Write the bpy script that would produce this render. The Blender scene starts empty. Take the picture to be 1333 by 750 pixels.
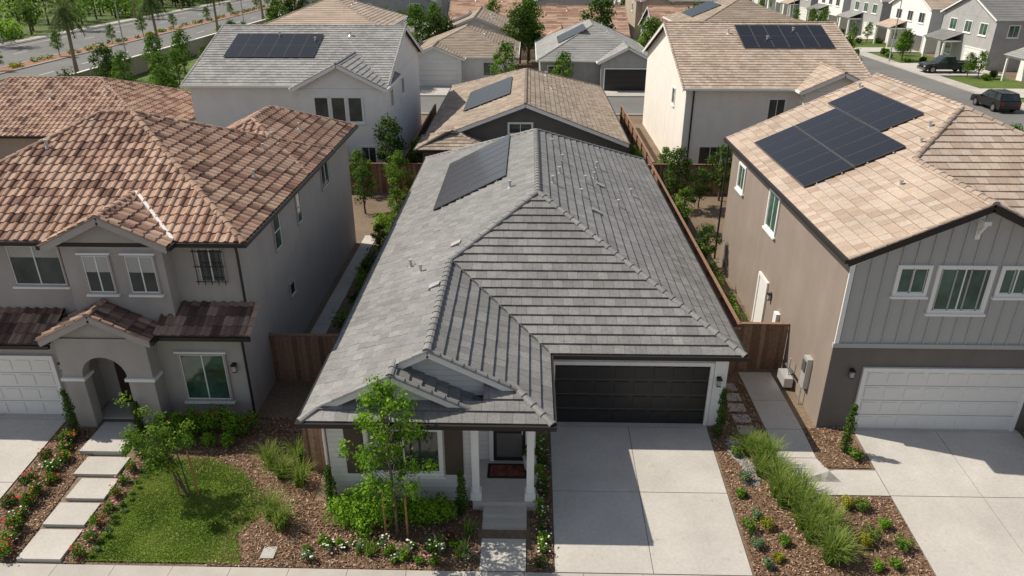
import bpy, math, random
from mathutils import Vector, Matrix
rnd=random.Random(11)
U=rnd.uniform
scene=bpy.context.scene
COL=scene.collection

# ------------------------------------------------------------ materials
def _base(name):
    m=bpy.data.materials.new(name); m.use_nodes=True
    nt=m.node_tree; b=nt.nodes["Principled BSDF"]
    return m,nt,b
def _noise(nt,scale,detail=4,rough=.6,stretch=None):
    tc=nt.nodes.new("ShaderNodeTexCoord"); n=nt.nodes.new("ShaderNodeTexNoise")
    n.inputs["Scale"].default_value=scale; n.inputs["Detail"].default_value=detail; n.inputs["Roughness"].default_value=rough
    if stretch:
        mp=nt.nodes.new("ShaderNodeMapping"); mp.inputs["Scale"].default_value=stretch
        nt.links.new(tc.outputs["Object"],mp.inputs[0]); nt.links.new(mp.outputs[0],n.inputs["Vector"])
    else: nt.links.new(tc.outputs["Object"],n.inputs["Vector"])
    return n
def _mul(nt,colsock,facsock,lo,hi):
    mr=nt.nodes.new("ShaderNodeMapRange"); mr.inputs["From Min"].default_value=.3; mr.inputs["From Max"].default_value=.7
    mr.inputs["To Min"].default_value=lo; mr.inputs["To Max"].default_value=hi
    nt.links.new(facsock,mr.inputs["Value"])
    vm=nt.nodes.new("ShaderNodeVectorMath"); vm.operation='SCALE'
    nt.links.new(colsock,vm.inputs[0]); nt.links.new(mr.outputs[0],vm.inputs["Scale"])
    return vm.outputs[0]
def mat(name,col,rough=.85,var=.08,scale=1.2,fine=.06,fscale=30,bump=.0,bscale=60,metal=0,spec=.3,streak=0):
    m,nt,b=_base(name)
    rgb=nt.nodes.new("ShaderNodeRGB"); rgb.outputs[0].default_value=(*col,1)
    s=rgb.outputs[0]
    if var: s=_mul(nt,s,_noise(nt,scale).outputs[0],1-var,1+var)
    if fine: s=_mul(nt,s,_noise(nt,fscale,3).outputs[0],1-fine,1+fine)
    if streak: s=_mul(nt,s,_noise(nt,1,4,.6,(2.2,2.2,.25)).outputs[0],1-streak,1+streak)
    nt.links.new(s,b.inputs["Base Color"])
    b.inputs["Roughness"].default_value=rough; b.inputs["Metallic"].default_value=metal
    b.inputs["Specular IOR Level"].default_value=spec
    if bump:
        n=_noise(nt,bscale,3); bp=nt.nodes.new("ShaderNodeBump"); bp.inputs["Strength"].default_value=bump; bp.inputs["Distance"].default_value=.02
        nt.links.new(n.outputs[0],bp.inputs["Height"]); nt.links.new(bp.outputs[0],b.inputs["Normal"])
    return m
def tmat(name,cols,rough=.85,var=.12,scale=.5,fine=.12,fscale=14,leaf=False,spec=.25):
    """colour picked per tile / leaf by the face attribute 'tint'"""
    m,nt,b=_base(name)
    at=nt.nodes.new("ShaderNodeAttribute"); at.attribute_name="tint"
    cr=nt.nodes.new("ShaderNodeValToRGB"); e=cr.color_ramp.elements
    e[0].position=0; e[0].color=(*cols[0],1); e[1].position=1; e[1].color=(*cols[-1],1)
    for i,c in enumerate(cols[1:-1]):
        x=e.new((i+1)/(len(cols)-1)); x.color=(*c,1)
    nt.links.new(at.outputs["Fac"],cr.inputs[0]); s=cr.outputs[0]
    if var: s=_mul(nt,s,_noise(nt,scale,5).outputs[0],1-var,1+var)
    if fine: s=_mul(nt,s,_noise(nt,fscale,3).outputs[0],1-fine,1+fine)
    nt.links.new(s,b.inputs["Base Color"]); b.inputs["Roughness"].default_value=rough
    b.inputs["Specular IOR Level"].default_value=spec
    if leaf:
        tr=nt.nodes.new("ShaderNodeBsdfTranslucent"); nt.links.new(s,tr.inputs[0])
        mx=nt.nodes.new("ShaderNodeMixShader"); mx.inputs[0].default_value=.4
        out=nt.nodes["Material Output"]
        nt.links.new(b.outputs[0],mx.inputs[1]); nt.links.new(tr.outputs[0],mx.inputs[2]); nt.links.new(mx.outputs[0],out.inputs[0])
    return m
def siding(name,col,pitch=.17):
    m,nt,b=_base(name)
    tc=nt.nodes.new("ShaderNodeTexCoord"); sx=nt.nodes.new("ShaderNodeSeparateXYZ"); nt.links.new(tc.outputs["Object"],sx.inputs[0])
    d=nt.nodes.new("ShaderNodeMath"); d.operation='DIVIDE'; d.inputs[1].default_value=pitch; nt.links.new(sx.outputs[2],d.inputs[0])
    f=nt.nodes.new("ShaderNodeMath"); f.operation='FRACT'; nt.links.new(d.outputs[0],f.inputs[0])
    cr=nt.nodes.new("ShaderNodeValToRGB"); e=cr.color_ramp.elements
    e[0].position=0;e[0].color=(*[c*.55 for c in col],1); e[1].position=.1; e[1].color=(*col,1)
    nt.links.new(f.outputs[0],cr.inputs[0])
    s=_mul(nt,cr.outputs[0],_noise(nt,1.5).outputs[0],.94,1.06)
    nt.links.new(s,b.inputs["Base Color"]); b.inputs["Roughness"].default_value=.6
    inv=nt.nodes.new("ShaderNodeMath"); inv.operation='SUBTRACT'; inv.inputs[0].default_value=1; nt.links.new(f.outputs[0],inv.inputs[1])
    bp=nt.nodes.new("ShaderNodeBump"); bp.inputs["Strength"].default_value=.6; bp.inputs["Distance"].default_value=.02
    nt.links.new(inv.outputs[0],bp.inputs["Height"]); nt.links.new(bp.outputs[0],b.inputs["Normal"])
    return m
def glassmat(name,col):
    m,nt,b=_base(name)
    rgb=nt.nodes.new("ShaderNodeRGB"); rgb.outputs[0].default_value=(*col,1)
    s=_mul(nt,rgb.outputs[0],_noise(nt,1.3,2).outputs[0],.5,1.7)
    nt.links.new(s,b.inputs["Base Color"]); b.inputs["Roughness"].default_value=.06; b.inputs["Specular IOR Level"].default_value=.8
    return m

GREYTILE=tmat("grey_concrete_tile",[(.18,.177,.17),(.205,.202,.194),(.22,.216,.208),(.25,.245,.235)],fine=.16,var=.15,scale=.35,rough=.64,spec=.42,fscale=11)
CAPGREY=tmat("grey_ridge_tile",[(.2,.197,.19),(.26,.255,.245)],rough=.64,spec=.4)
TERRA=tmat("blended_clay_tile",[(.13,.075,.058),(.29,.17,.125),(.42,.265,.19),(.47,.33,.24),(.33,.215,.165)],fine=.18,var=.18)
CAPTERRA=tmat("clay_ridge_tile",[(.25,.155,.115),(.44,.3,.22)])
DARKTERRA=tmat("dark_clay_tile",[(.08,.05,.042),(.16,.1,.08),(.25,.165,.125),(.34,.24,.185)])
TAN=tmat("tan_concrete_tile",[(.36,.275,.215),(.42,.33,.258),(.465,.375,.3),(.455,.385,.325)],fine=.12,var=.14)
CAPTAN=tmat("tan_ridge_tile",[(.31,.24,.19),(.44,.355,.285)])
BROWNTILE=tmat("brown_concrete_tile",[(.24,.19,.145),(.31,.25,.195),(.38,.315,.25)])
CAPBROWN=tmat("brown_ridge_tile",[(.25,.2,.16),(.37,.305,.245)])
LGREY=tmat("light_grey_tile",[(.25,.247,.238),(.3,.295,.285),(.34,.334,.322)])
CAPLG=tmat("light_grey_ridge",[(.27,.265,.255),(.37,.363,.35)])
FELT=mat("roof_underlay",(.04,.037,.034),fine=0)
STUC_A=mat("taupe_stucco",(.4,.368,.338),var=.06,fine=.08,bump=.3,streak=.05)
STUC_C=mat("dark_taupe_stucco",(.165,.146,.13),var=.06,bump=.3,streak=.05)
STUC_CW=mat("brown_stucco",(.28,.23,.19),var=.07,scale=.8,bump=.3,streak=.06)
STUC_W=mat("white_stucco",(.78,.77,.74),var=.04,bump=.2,streak=.03)
STUC_CR=mat("cream_stucco",(.78,.735,.66),var=.05,bump=.2,streak=.03)
STUC_DK=mat("charcoal_stucco",(.13,.122,.112),bump=.2)
STUC_BG=mat("beige_stucco",(.45,.38,.3),bump=.2,streak=.05)
STUC_GR=mat("grey_stucco",(.37,.365,.355),bump=.2,streak=.05)
LAP=siding("white_lap_siding",(.72,.71,.69))
GABLE=siding("grey_gable_siding",(.56,.565,.56))
BATTEN=mat("grey_board_siding",(.41,.407,.395),rough=.6,var=.03,fine=.03)
WHITE=mat("white_trim",(.8,.79,.76),rough=.5,var=.03,fine=0)
BRONZE=mat("dark_bronze",(.03,.026,.024),rough=.45,var=0,fine=0)
BLACKD=mat("black_garage_paint",(.022,.021,.021),rough=.4,var=.05,fine=0,spec=.4)
WDOOR=mat("white_garage_paint",(.76,.745,.71),rough=.5,var=.02,fine=0)
GLASS=glassmat("window_glass",(.03,.042,.04))
GGLASS=glassmat("green_reflection_glass",(.05,.1,.07))  # green reflection painted into the pane colour
BLIND=mat("window_blind",(.42,.42,.39),rough=.7)
SOLAR=mat("solar_glass_glare",(.045,.045,.05),rough=.25,var=.05,fine=0,spec=.5)  # lighter grey base stands in for sun glare on the panels
SOLARB=mat("solar_glass_dark",(.014,.015,.02),rough=.25,var=.05,fine=0,spec=.4)
SFRAME=mat("solar_frame",(.1,.1,.102),rough=.35,var=0,fine=0)
METAL=mat("galvanised_metal",(.55,.55,.54),rough=.4,var=.05,fine=0,metal=.4)
CONC=mat("concrete",(.49,.462,.42),var=.12,scale=.55,fine=.07,fscale=12,bump=.1)
CONC2=mat("sidewalk_concrete",(.44,.41,.37),var=.12,scale=.9,fine=.06)
JOINT=mat("joint_dark",(.14,.13,.115),var=0,fine=0)
ASPH=mat("asphalt",(.17,.166,.158),var=.12,scale=.15,fine=.08,fscale=5)
PAINT=mat("road_paint",(.7,.7,.68),var=.1,fine=.1)
FENCE=tmat("weathered_fence_wood",[(.15,.09,.06),(.23,.14,.092),(.31,.2,.135)],fine=.2,fscale=9)
SOIL=mat("soil_ground",(.19,.14,.095),var=.2,scale=.4,fine=.25,fscale=10,bump=.3,bscale=12)
MULCHB=mat("mulch_bed",(.17,.105,.065),var=.2,scale=1.5,fine=.35,fscale=25,bump=.6,bscale=30)
CHIP=tmat("wood_chips",[(.09,.047,.028),(.2,.118,.07),(.36,.235,.15),(.55,.42,.31)],var=.12)
ROCK=tmat("river_rock",[(.16,.155,.15),(.28,.27,.26),(.42,.4,.38)],var=.1)
TURF=mat("lawn_turf",(.11,.165,.025),var=.3,scale=1.3,fine=.3,fscale=18)
BLADE=tmat("grass_blades",[(.08,.15,.014),(.15,.25,.025),(.23,.33,.045),(.38,.4,.11)],leaf=True,var=.3,scale=1.1)
VERGE=mat("verge_grass",(.09,.13,.025),var=.3,scale=.15,fine=.3,fscale=3)
BARK=mat("tree_bark",(.13,.1,.075),var=.2,fine=.3,fscale=20)
PALMB=mat("palm_bark",(.22,.175,.13),var=.2,fine=.3,fscale=8)
STAKE=mat("tree_stake",(.38,.19,.09),var=.1)
LEAF1=tmat("tree_leaves",[(.035,.085,.01),(.085,.175,.018),(.155,.28,.03),(.24,.38,.05)],leaf=True)
LEAFB=tmat("bright_shrub_leaves",[(.06,.15,.01),(.14,.29,.018),(.22,.4,.028),(.32,.5,.05)],leaf=True)
LEAFD=tmat("dark_leaves",[(.02,.05,.008),(.048,.1,.014),(.08,.15,.024),(.13,.2,.036)],leaf=True)
LEAFP=tmat("palm_leaves",[(.04,.07,.02),(.1,.15,.04),(.18,.23,.07)],leaf=True)
LEAFG=tmat("ornamental_grass",[(.06,.13,.015),(.14,.235,.03),(.25,.35,.06),(.4,.45,.15)],leaf=True)
LEAFY=tmat("yellow_shrub",[(.15,.17,.02),(.32,.33,.03),(.48,.46,.06)],leaf=True)
LEAFS=tmat("sage_leaves",[(.08,.14,.06),(.16,.24,.11),(.25,.33,.18)],leaf=True)
FLR=mat("red_petals",(.55,.03,.04),var=0,fine=0); FLP=mat("pink_petals",(.62,.22,.33),var=0,fine=0); FLW=mat("white_petals",(.78,.75,.7),var=0,fine=0)
REDL=tmat("red_leaves",[(.06,.025,.02),(.14,.06,.035),(.2,.12,.06)],leaf=True)
RUG=mat("door_mat_red",(.16,.05,.037),var=.5,scale=6,fine=.4,fscale=18)
RUGB=mat("door_mat_border",(.03,.025,.02),var=0)
POT=mat("pot_glaze",(.6,.58,.55),rough=.4)
SHUT=mat("brown_shutter",(.085,.062,.047),rough=.6); WOODD=mat("dark_wood_door",(.06,.035,.025),rough=.5)
TYRE=mat("tyre_rubber",(.015,.015,.015),fine=0); RIM=mat("alloy_rim",(.35,.35,.36),metal=.8,rough=.3,fine=0)
CARBLK=mat("black_car_paint",(.012,.013,.015),rough=.2,spec=.6,var=0,fine=0)
CARGRY=mat("dark_grey_car_paint",(.03,.032,.036),rough=.25,spec=.6,var=0,fine=0)
LAMPR=mat("tail_light",(.4,.02,.02),rough=.3,var=0,fine=0)

# ------------------------------------------------------------ mesh builder
class MB:
    def __init__(s): s.v=[];s.f=[];s.mi=[];s.ti=[];s.mats=[]
    def mid(s,m):
        if m not in s.mats: s.mats.append(m)
        return s.mats.index(m)
    def face(s,pts,m,t=.5):
        n=len(s.v); s.v.extend([tuple(p) for p in pts]); s.f.append(tuple(range(n,n+len(pts)))); s.mi.append(s.mid(m)); s.ti.append(t)
    def box(s,x0,x1,y0,y1,z0,z1,m,t=.5):
        P=[(x0,y0,z0),(x1,y0,z0),(x1,y1,z0),(x0,y1,z0),(x0,y0,z1),(x1,y0,z1),(x1,y1,z1),(x0,y1,z1)]
        n=len(s.v); s.v.extend(P)
        for q in ((0,3,2,1),(4,5,6,7),(0,1,5,4),(1,2,6,5),(2,3,7,6),(3,0,4,7)):
            s.f.append(tuple(n+i for i in q)); s.mi.append(s.mid(m)); s.ti.append(t)
    def beam(s,p0,p1,w,h,m,t=.5,up=Vector((0,0,1))):
        p0=Vector(p0);p1=Vector(p1); d=(p1-p0).normalized(); sd=d.cross(up)
        if sd.length<1e-4: sd=Vector((1,0,0))
        sd.normalize(); u=sd.cross(d)
        P=[]
        for p in (p0,p1):
            for a,b in ((-1,-1),(1,-1),(1,1),(-1,1)): P.append(tuple(p+sd*a*w/2+u*b*h/2))
        n=len(s.v); s.v.extend(P)
        for q in ((0,1,2,3),(7,6,5,4),(0,4,5,1),(1,5,6,2),(2,6,7,3),(3,7,4,0)):
            s.f.append(tuple(n+i for i in q)); s.mi.append(s.mid(m)); s.ti.append(t)
    def tube(s,pts,rad,m,n=8,t=.5,cap=True):
        rings=[]
        pts=[Vector(p) for p in pts]
        for i,p in enumerate(pts):
            d=(pts[min(i+1,len(pts)-1)]-pts[max(i-1,0)]).normalized()
            a=d.cross(Vector((.13,.99,.05))); 
            if a.length<1e-3: a=d.cross(Vector((1,0,0)))
            a.normalize(); b=d.cross(a)
            base=len(s.v)
            for k in range(n):
                an=2*math.pi*k/n; s.v.append(tuple(p+(a*math.cos(an)+b*math.sin(an))*rad[i]))
            rings.append(base)
        for i in range(len(rings)-1):
            for k in range(n):
                k2=(k+1)%n; s.f.append((rings[i]+k,rings[i]+k2,rings[i+1]+k2,rings[i+1]+k)); s.mi.append(s.mid(m)); s.ti.append(t)
        if cap:
            for r in (rings[0],rings[-1]):
                s.f.append(tuple(r+k for k in range(n))); s.mi.append(s.mid(m)); s.ti.append(t)
    def mesh(s,name):
        me=bpy.data.meshes.new(name); me.from_pydata(s.v,[],s.f)
        for m in s.mats: me.materials.append(m)
        me.polygons.foreach_set("material_index",s.mi)
        a=me.attributes.new("tint",'FLOAT','FACE'); a.data.foreach_set("value",s.ti)
        me.update(); return me
    def build(s,name,parent=None,loc=None):
        if not s.v: return None
        ob=bpy.data.objects.new(name,s.mesh(name)); COL.objects.link(ob)
        if parent:
            ob.parent=parent; ob.matrix_parent_inverse=Matrix.Translation(parent.location).inverted()
        if loc: ob.location=loc
        return ob
def empty(name,loc):
    e=bpy.data.objects.new(name,None); e.empty_display_size=.5; e.location=loc; COL.objects.link(e); return e

def zg(y):
    if y>=19.3: return 0.
    if y<=13.7: return -.45
    return -.45*(19.3-y)/5.6

# ------------------------------------------------------------ roofs
def clip(poly,ax,val,gt):
    out=[];n=len(poly)
    for i in range(n):
        a=poly[i];b=poly[(i+1)%n]
        ia=(a[ax]>=val-1e-9) if gt else (a[ax]<=val+1e-9); ib=(b[ax]>=val-1e-9) if gt else (b[ax]<=val+1e-9)
        if ia: out.append(a)
        if ia!=ib:
            d=b[ax]-a[ax]
            if abs(d)>1e-12:
                t=(val-a[ax])/d; p=[a[0]+(b[0]-a[0])*t,a[1]+(b[1]-a[1])*t]; p[ax]=val; out.append(tuple(p))
    return out
def hsh(a,b,c=0):
    x=math.sin(a*12.9898+b*78.233+c*37.719)*43758.5453; return x-math.floor(x)
def tile_slope(mb,pts,ze,m,kind='flat',tw=.33,te=.34,lift=.035,seed=0,nose=False):
    P=[Vector(p) for p in pts]
    n=Vector((0,0,0))
    for i in range(len(P)):
        a=P[i];b=P[(i+1)%len(P)]; n+=a.cross(b)
    if n.length<1e-6: return
    n.normalize()
    if n.z<0: n=-n
    u=Vector((0,0,1)).cross(n).normalized(); w=n.cross(u)
    P2=[(p.dot(u),(p.z-ze)/w.z) for p in P]
    C=P[0]-u*P2[0][0]-w*P2[0][1]
    area=sum(P2[i][0]*P2[(i+1)%len(P2)][1]-P2[(i+1)%len(P2)][0]*P2[i][1] for i in range(len(P2)))
    if area<0: P2=P2[::-1]
    mb.face([C+u*a+w*b-n*.012 for a,b in P2],FELT)
    W0=min(p[1] for p in P2);W1=max(p[1] for p in P2)
    if kind=='s': lift=.03
    for r in range(int(math.floor(W0/te+1e-6)),int(math.ceil(W1/te))):
        r0=r*te;r1=r0+te
        row=clip(clip(P2,1,r0,True),1,r1,False)
        if len(row)<3: continue
        u0=min(p[0] for p in row);u1=max(p[0] for p in row)
        def emit(cell,fa,tint):
            if len(cell)<3: return
            hv=[(lift*(1-(q[1]-r0)/te)+fa(q[0])) for q in cell]
            mb.face([C+u*q[0]+w*q[1]+n*h for q,h in zip(cell,hv)],m,tint)
            L=len(cell)
            for i in range(L):
                q=cell[i];q2=cell[(i+1)%L]
                if abs(q[1]-r0)<1e-6 and abs(q2[1]-r0)<1e-6 and abs(q[0]-q2[0])>1e-4:
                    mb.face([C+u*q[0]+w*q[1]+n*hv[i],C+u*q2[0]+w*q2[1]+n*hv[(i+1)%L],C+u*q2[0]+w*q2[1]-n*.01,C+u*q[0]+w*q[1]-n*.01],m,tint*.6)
        if kind=='strip':
            # long courses broken into runs so colour varies
            step=tw*3; off=(r%2)*tw*1.5
            c0=int(math.floor((u0-off)/step)); c1=int(math.ceil((u1-off)/step))
            for c in range(c0,c1):
                a=c*step+off
                cell=clip(clip(row,0,a,True),0,a+step,False)
                hh=hsh(r,c,seed)*.004
                emit(cell,lambda x:hh,.2+.6*hsh(c,r,seed+3))
            continue
        off=(r%2)*tw*.5 if kind=='flat' else 0
        c0=int(math.floor((u0-off)/tw)); c1=int(math.ceil((u1-off)/tw))
        for c in range(c0,c1):
            a=c*tw+off;b=a+tw
            t=hsh(r,c,seed); hh=hsh(c,r,seed+1)*.007
            if kind=='flat':
                cell=clip(clip(row,0,a+.003,True),0,b-.003,False)
                emit(cell,lambda x:hh,t)
            else:
                prof=[(0,0),(.14,.042),(.3,.062),(.46,.042),(.6,0),(1,0.0)]
                for (f0,h0),(f1,h1) in zip(prof[:-1],prof[1:]):
                    cell=clip(clip(row,0,a+f0*tw,True),0,a+f1*tw,False)
                    emit(cell,lambda x,f0=f0,h0=h0,f1=f1,h1=h1:h0+(h1-h0)*((x-a)/tw-f0)/(f1-f0)+hh*.5,t)
def cap(mb,p0,p1,m,r=.1,seg=.36,z=.02):
    p0=Vector(p0);p1=Vector(p1)
    if p1.z<p0.z: p0,p1=p1,p0
    L=(p1-p0).length; d=(p1-p0)/L; sd=d.cross(Vector((0,0,1))).normalized(); up=sd.cross(d)
    if up.z<0: up=-up
    n=max(1,int(round(L/seg)))
    for i in range(n):
        a=p0+d*(L*i/n)+up*(z+.008); b=p0+d*(L*(i+1)/n+.03)+up*(z-.006)
        ra=r*1.08;rb=r*.92; A=[];B=[]
        for k in range(6):
            an=math.pi*k/5; A.append(a+sd*math.cos(an)*ra+up*(math.sin(an)*ra*.75-.02)); B.append(b+sd*math.cos(an)*rb+up*(math.sin(an)*rb*.75-.02))
        t=hsh(i,L*3.3,p0.x)
        for k in range(5): mb.face([A[k],A[k+1],B[k+1],B[k]],m,t)
        mb.face(A,m,t*.5)
def roof(g,x0,x1,y0,y1,ze,s,axis,e0,e1,tm,cm,wall=None,fascia=BRONZE,kind='flat',ov=.4,tw=.33,te=.34,seed=0,caps=True,soffit=True,trim=None):
    T=(lambda a,b,z:Vector((a,b,z))) if axis=='Y' else (lambda a,b,z:Vector((b,a,z)))
    a0,a1,b0,b1=(x0,x1,y0,y1) if axis=='Y' else (y0,y1,x0,x1)
    hw=(a1-a0)/2;am=(a0+a1)/2;zr=ze+hw*s
    r0=b0+(hw if e0=='h' else 0); r1=b1-(hw if e1=='h' else 0)
    mb=MB()
    ts=lambda p,k:tile_slope(mb,p,ze,tm,kind,tw,te,seed=seed+k)
    ts([T(a0,b0,ze),T(a0,b1,ze),T(am,r1,zr),T(am,r0,zr)],0)
    ts([T(a1,b0,ze),T(a1,b1,ze),T(am,r1,zr),T(am,r0,zr)],1)
    if e0=='h': ts([T(a0,b0,ze),T(a1,b0,ze),T(am,r0,zr)],2)
    if e1=='h': ts([T(a0,b1,ze),T(a1,b1,ze),T(am,r1,zr)],3)
    mb.build("roof_tiles",g)
    mc=MB()
    if r1-r0>.2: cap(mc,T(am,r0,zr),T(am,r1,zr),cm)
    for e,b,r in ((e0,b0,r0),(e1,b1,r1)):
        if e=='h':
            cap(mc,T(a0,b,ze),T(am,r,zr),cm); cap(mc,T(a1,b,ze),T(am,r,zr),cm)
        elif caps:
            sg=1 if b==b0 else -1
            for a in (a0,a1): cap(mc,T(a,b+sg*.06,ze),T(am,b+sg*.06,zr),cm,r=.075)
    mc.build("ridge_tiles",g)
    mf=MB()
    for a,sg in ((a0,-1),(a1,1)):
        p=T(a+sg*.05,b0,ze-.06);q=T(a+sg*.05,b1,ze-.06); mf.beam(p,q,.11,.13,fascia)
    tr=trim or fascia
    for e,b,sg in ((e0,b0,1),(e1,b1,-1)):
        if e=='h': mf.beam(T(a0-.1,b-sg*.05,ze-.062),T(a1+.1,b-sg*.05,ze-.062),.11,.13,fascia)
        else:
            for a in (a0,a1): mf.beam(T(a,b+sg*.03,ze-.12),T(am,b+sg*.03,zr-.12),.045,.2,tr)
            if wall:
                bb=b+sg*ov; zz=ov*s
                mf.face([T(a0+ov,bb,ze-.04),T(a0+ov,bb,ze+zz-.03),T(am,bb,zr-.03),T(a1-ov,bb,ze+zz-.03),T(a1-ov,bb,ze-.04)],wall)
    if soffit:
        s0=b0+(ov+.01 if e0=='g' else 0); s1=b1-(ov+.01 if e1=='g' else 0)
        p=T(a0,s0,0);q=T(a1,s1,0)
        mf.box(min(p.x,q.x)+.01,max(p.x,q.x)-.01,min(p.y,q.y)+.01,max(p.y,q.y)-.01,ze-.08,ze-.045,WHITE if tr==WHITE else STUC_BG)
    mf.build("fascia_and_gutter",g)
    return zr

# oriented box on a wall face
def ob(mb,fc,pos,a0,a1,d0,d1,z0,z1,m,t=.5):
    if fc=='S': mb.box(a0,a1,pos-d1,pos-d0,z0,z1,m,t)
    elif fc=='N': mb.box(a0,a1,pos+d0,pos+d1,z0,z1,m,t)
    elif fc=='E': mb.box(pos+d0,pos+d1,a0,a1,z0,z1,m,t)
    else: mb.box(pos-d1,pos-d0,a0,a1,z0,z1,m,t)
def window(mb,fc,pos,a0,a1,z0,z1,nx=2,nz=1,tr=.09,tm=None,gm=None,sill=True,blind=0,head=False):
    tm=tm or WHITE; gm=gm or GLASS
    ob(mb,fc,pos,a0,a1,.002,.012,z0,z1,gm)
    if blind: ob(mb,fc,pos,a0,a1,.0125,.014,z1-(z1-z0)*blind,z1,BLIND)
    ob(mb,fc,pos,a0-tr,a1+tr,-.02,.06,z1,z1+tr,tm); ob(mb,fc,pos,a0-tr,a1+tr,-.02,.06,z0-tr,z0,tm)
    ob(mb,fc,pos,a0-tr,a0,-.02,.058,z0,z1,tm); ob(mb,fc,pos,a1,a1+tr,-.02,.058,z0,z1,tm)
    f=.03
    ob(mb,fc,pos,a0,a0+f,.0,.035,z0,z1,WHITE); ob(mb,fc,pos,a1-f,a1,.0,.035,z0,z1,WHITE)
    ob(mb,fc,pos,a0+f,a1-f,.0,.035,z0,z0+f,WHITE); ob(mb,fc,pos,a0+f,a1-f,.0,.035,z1-f,z1,WHITE)
    for i in range(1,nx):
        a=a0+(a1-a0)*i/nx; ob(mb,fc,pos,a-.018,a+.018,0,.033,z0+f,z1-f,WHITE)
    for i in range(1,nz):
        z=z0+(z1-z0)*i/nz; ob(mb,fc,pos,a0+f,a1-f,0,.03,z-.018,z+.018,WHITE)
    if sill: ob(mb,fc,pos,a0-tr-.05,a1+tr+.05,-.02,.11,z0-tr-.07,z0-tr,WHITE)
    if head: ob(mb,fc,pos,a0-tr-.05,a1+tr+.05,-.02,.1,z1+tr,z1+tr+.06,WHITE)
def garage(mb,fc,pos,a0,a1,z0,z1,m,tm=WHITE,nc=4,nr=4):
    ob(mb,fc,pos,a0,a1,.002,.02,z0,z1,m)
    W=(a1-a0)/nc;H=(z1-z0)/nr
    for r in range(nr):
        for c in range(nc):
            ob(mb,fc,pos,a0+c*W+.09,a0+(c+1)*W-.09,.02,.04,z0+r*H+.1,z0+(r+1)*H-.08,m)
        ob(mb,fc,pos,a0,a1,.02,.024,z0+r*H-.006,z0+r*H+.006,JOINT)
    ob(mb,fc,pos,a0-.12,a0,-.02,.09,z0-.1,z1+.12,tm); ob(mb,fc,pos,a1,a1+.12,-.02,.09,z0-.1,z1+.12,tm); ob(mb,fc,pos,a0,a1,-.02,.088,z1,z1+.12,tm)
def lantern(mb,fc,pos,a,z):
    ob(mb,fc,pos,a-.06,a+.06,0,.03,z-.08,z+.12,BRONZE); ob(mb,fc,pos,a-.05,a+.05,.03,.13,z-.16,z+.04,BLIND)
    ob(mb,fc,pos,a-.08,a+.08,.025,.16,z+.04,z+.09,BRONZE); ob(mb,fc,pos,a-.06,a+.06,.03,.14,z-.19,z-.16,BRONZE)
def solar(g,P,u,w,nu,nw,pw=1.0,ph=1.72,m=SOLAR,off=.12,name="solar_panels",skip=()):
    P=Vector(P);u=Vector(u).normalized();w=Vector(w).normalized();n=u.cross(w)
    if n.z<0:n=-n
    mb=MB()
    def slab(a0,a1,b0,b1,h0,h1,m):
        c=[P+u*a+w*b+n*h for h in (h0,h1) for a,b in ((a0,b0),(a1,b0),(a1,b1),(a0,b1))]
        for q in ((0,3,2,1),(4,5,6,7),(0,1,5,4),(1,2,6,5),(2,3,7,6),(3,0,4,7)): mb.face([c[i] for i in q],m)
    for i in range(nu):
        for j in range(nw):
            if (i,j) in skip: continue
            slab(i*pw+.01,(i+1)*pw-.01,j*ph+.01,(j+1)*ph-.01,off-.04,off,SFRAME)
            slab(i*pw+.032,(i+1)*pw-.032,j*ph+.032,(j+1)*ph-.032,off,off+.004,m)
    for j in range(nw):
        for k in (.25,.75): slab(-.05,nu*pw+.05,(j+k)*ph-.02,(j+k)*ph+.02,.03,off-.045,METAL)
    mb.build(name,g)
def pipes(g,lst):
    mb=MB()
    for x,y,z,r,h in lst:
        mb.tube([(x,y,z-.05),(x,y,z+h)],[r,r],METAL,8); mb.tube([(x,y,z-.02),(x,y,z+.07)],[r*2.6,r*1.2],METAL,8)
        mb.tube([(x,y,z+h),(x,y,z+h+.05)],[r*1.6,r*1.6],METAL,8)
    mb.build("roof_vents",g)

# ------------------------------------------------------------ MAIN HOUSE
H=empty("grey_roof_house",(0.3,19.5,0))
x0,x1=-5.86,6.57; ze=2.8;s=.5; yb=41.2
F=(.355,25.315,5.9075);B=(.355,35.0,5.9075);Wb=(-2.58,22.38,4.44);Wf=(-2.58,16.35,4.44)
rt=MB()
def ts(p,k=0): tile_slope(rt,p,ze,GREYTILE,'flat',.33,.36,lift=.052,seed=k)
ts([(x0,22.38,ze),Wb,F,B,(x0,yb,ze)]); ts([(x0,16.35,ze),Wf,Wb,(x0,22.38,ze)])
ts([(x0,15.85,ze),(-3.49,15.85,3.985),(-3.49,16.35,3.985),(x0,16.35,ze)])
ts([(x0,15.5,ze),(x0+.35,15.85,ze+.175),(x0,15.85,ze)])
ts([(x0,15.5,ze),(-1.12,15.5,ze),(-1.12,16.1,ze+.3),(x0+.6,16.1,ze+.3)],5)
ts([(-1.12,15.5,ze),(.7,15.5,ze),(-.4,16.6,ze+.55),(-1.12,16.6,ze+.55)],5)
ts([(-1.12,15.85,ze),(-3.49,15.85,3.985),(-3.49,16.6,3.985),(-1.12,16.6,ze)],6)
ts([(.7,16.35,ze),(.7,19.1,ze),Wb,Wf],7); ts([(.7,15.5,ze),(.7,16.35,ze),(-.15,16.35,ze+.425)],7)
ts([(.7,19.1,ze),(x1,19.1,ze),F,Wb],8)
ts([(x1,19.1,ze),(x1,yb,ze),B,F],9); ts([(x1,yb,ze),(x0,yb,ze),B],10)
rt.build("roof_tiles",H)
rc=MB()
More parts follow.
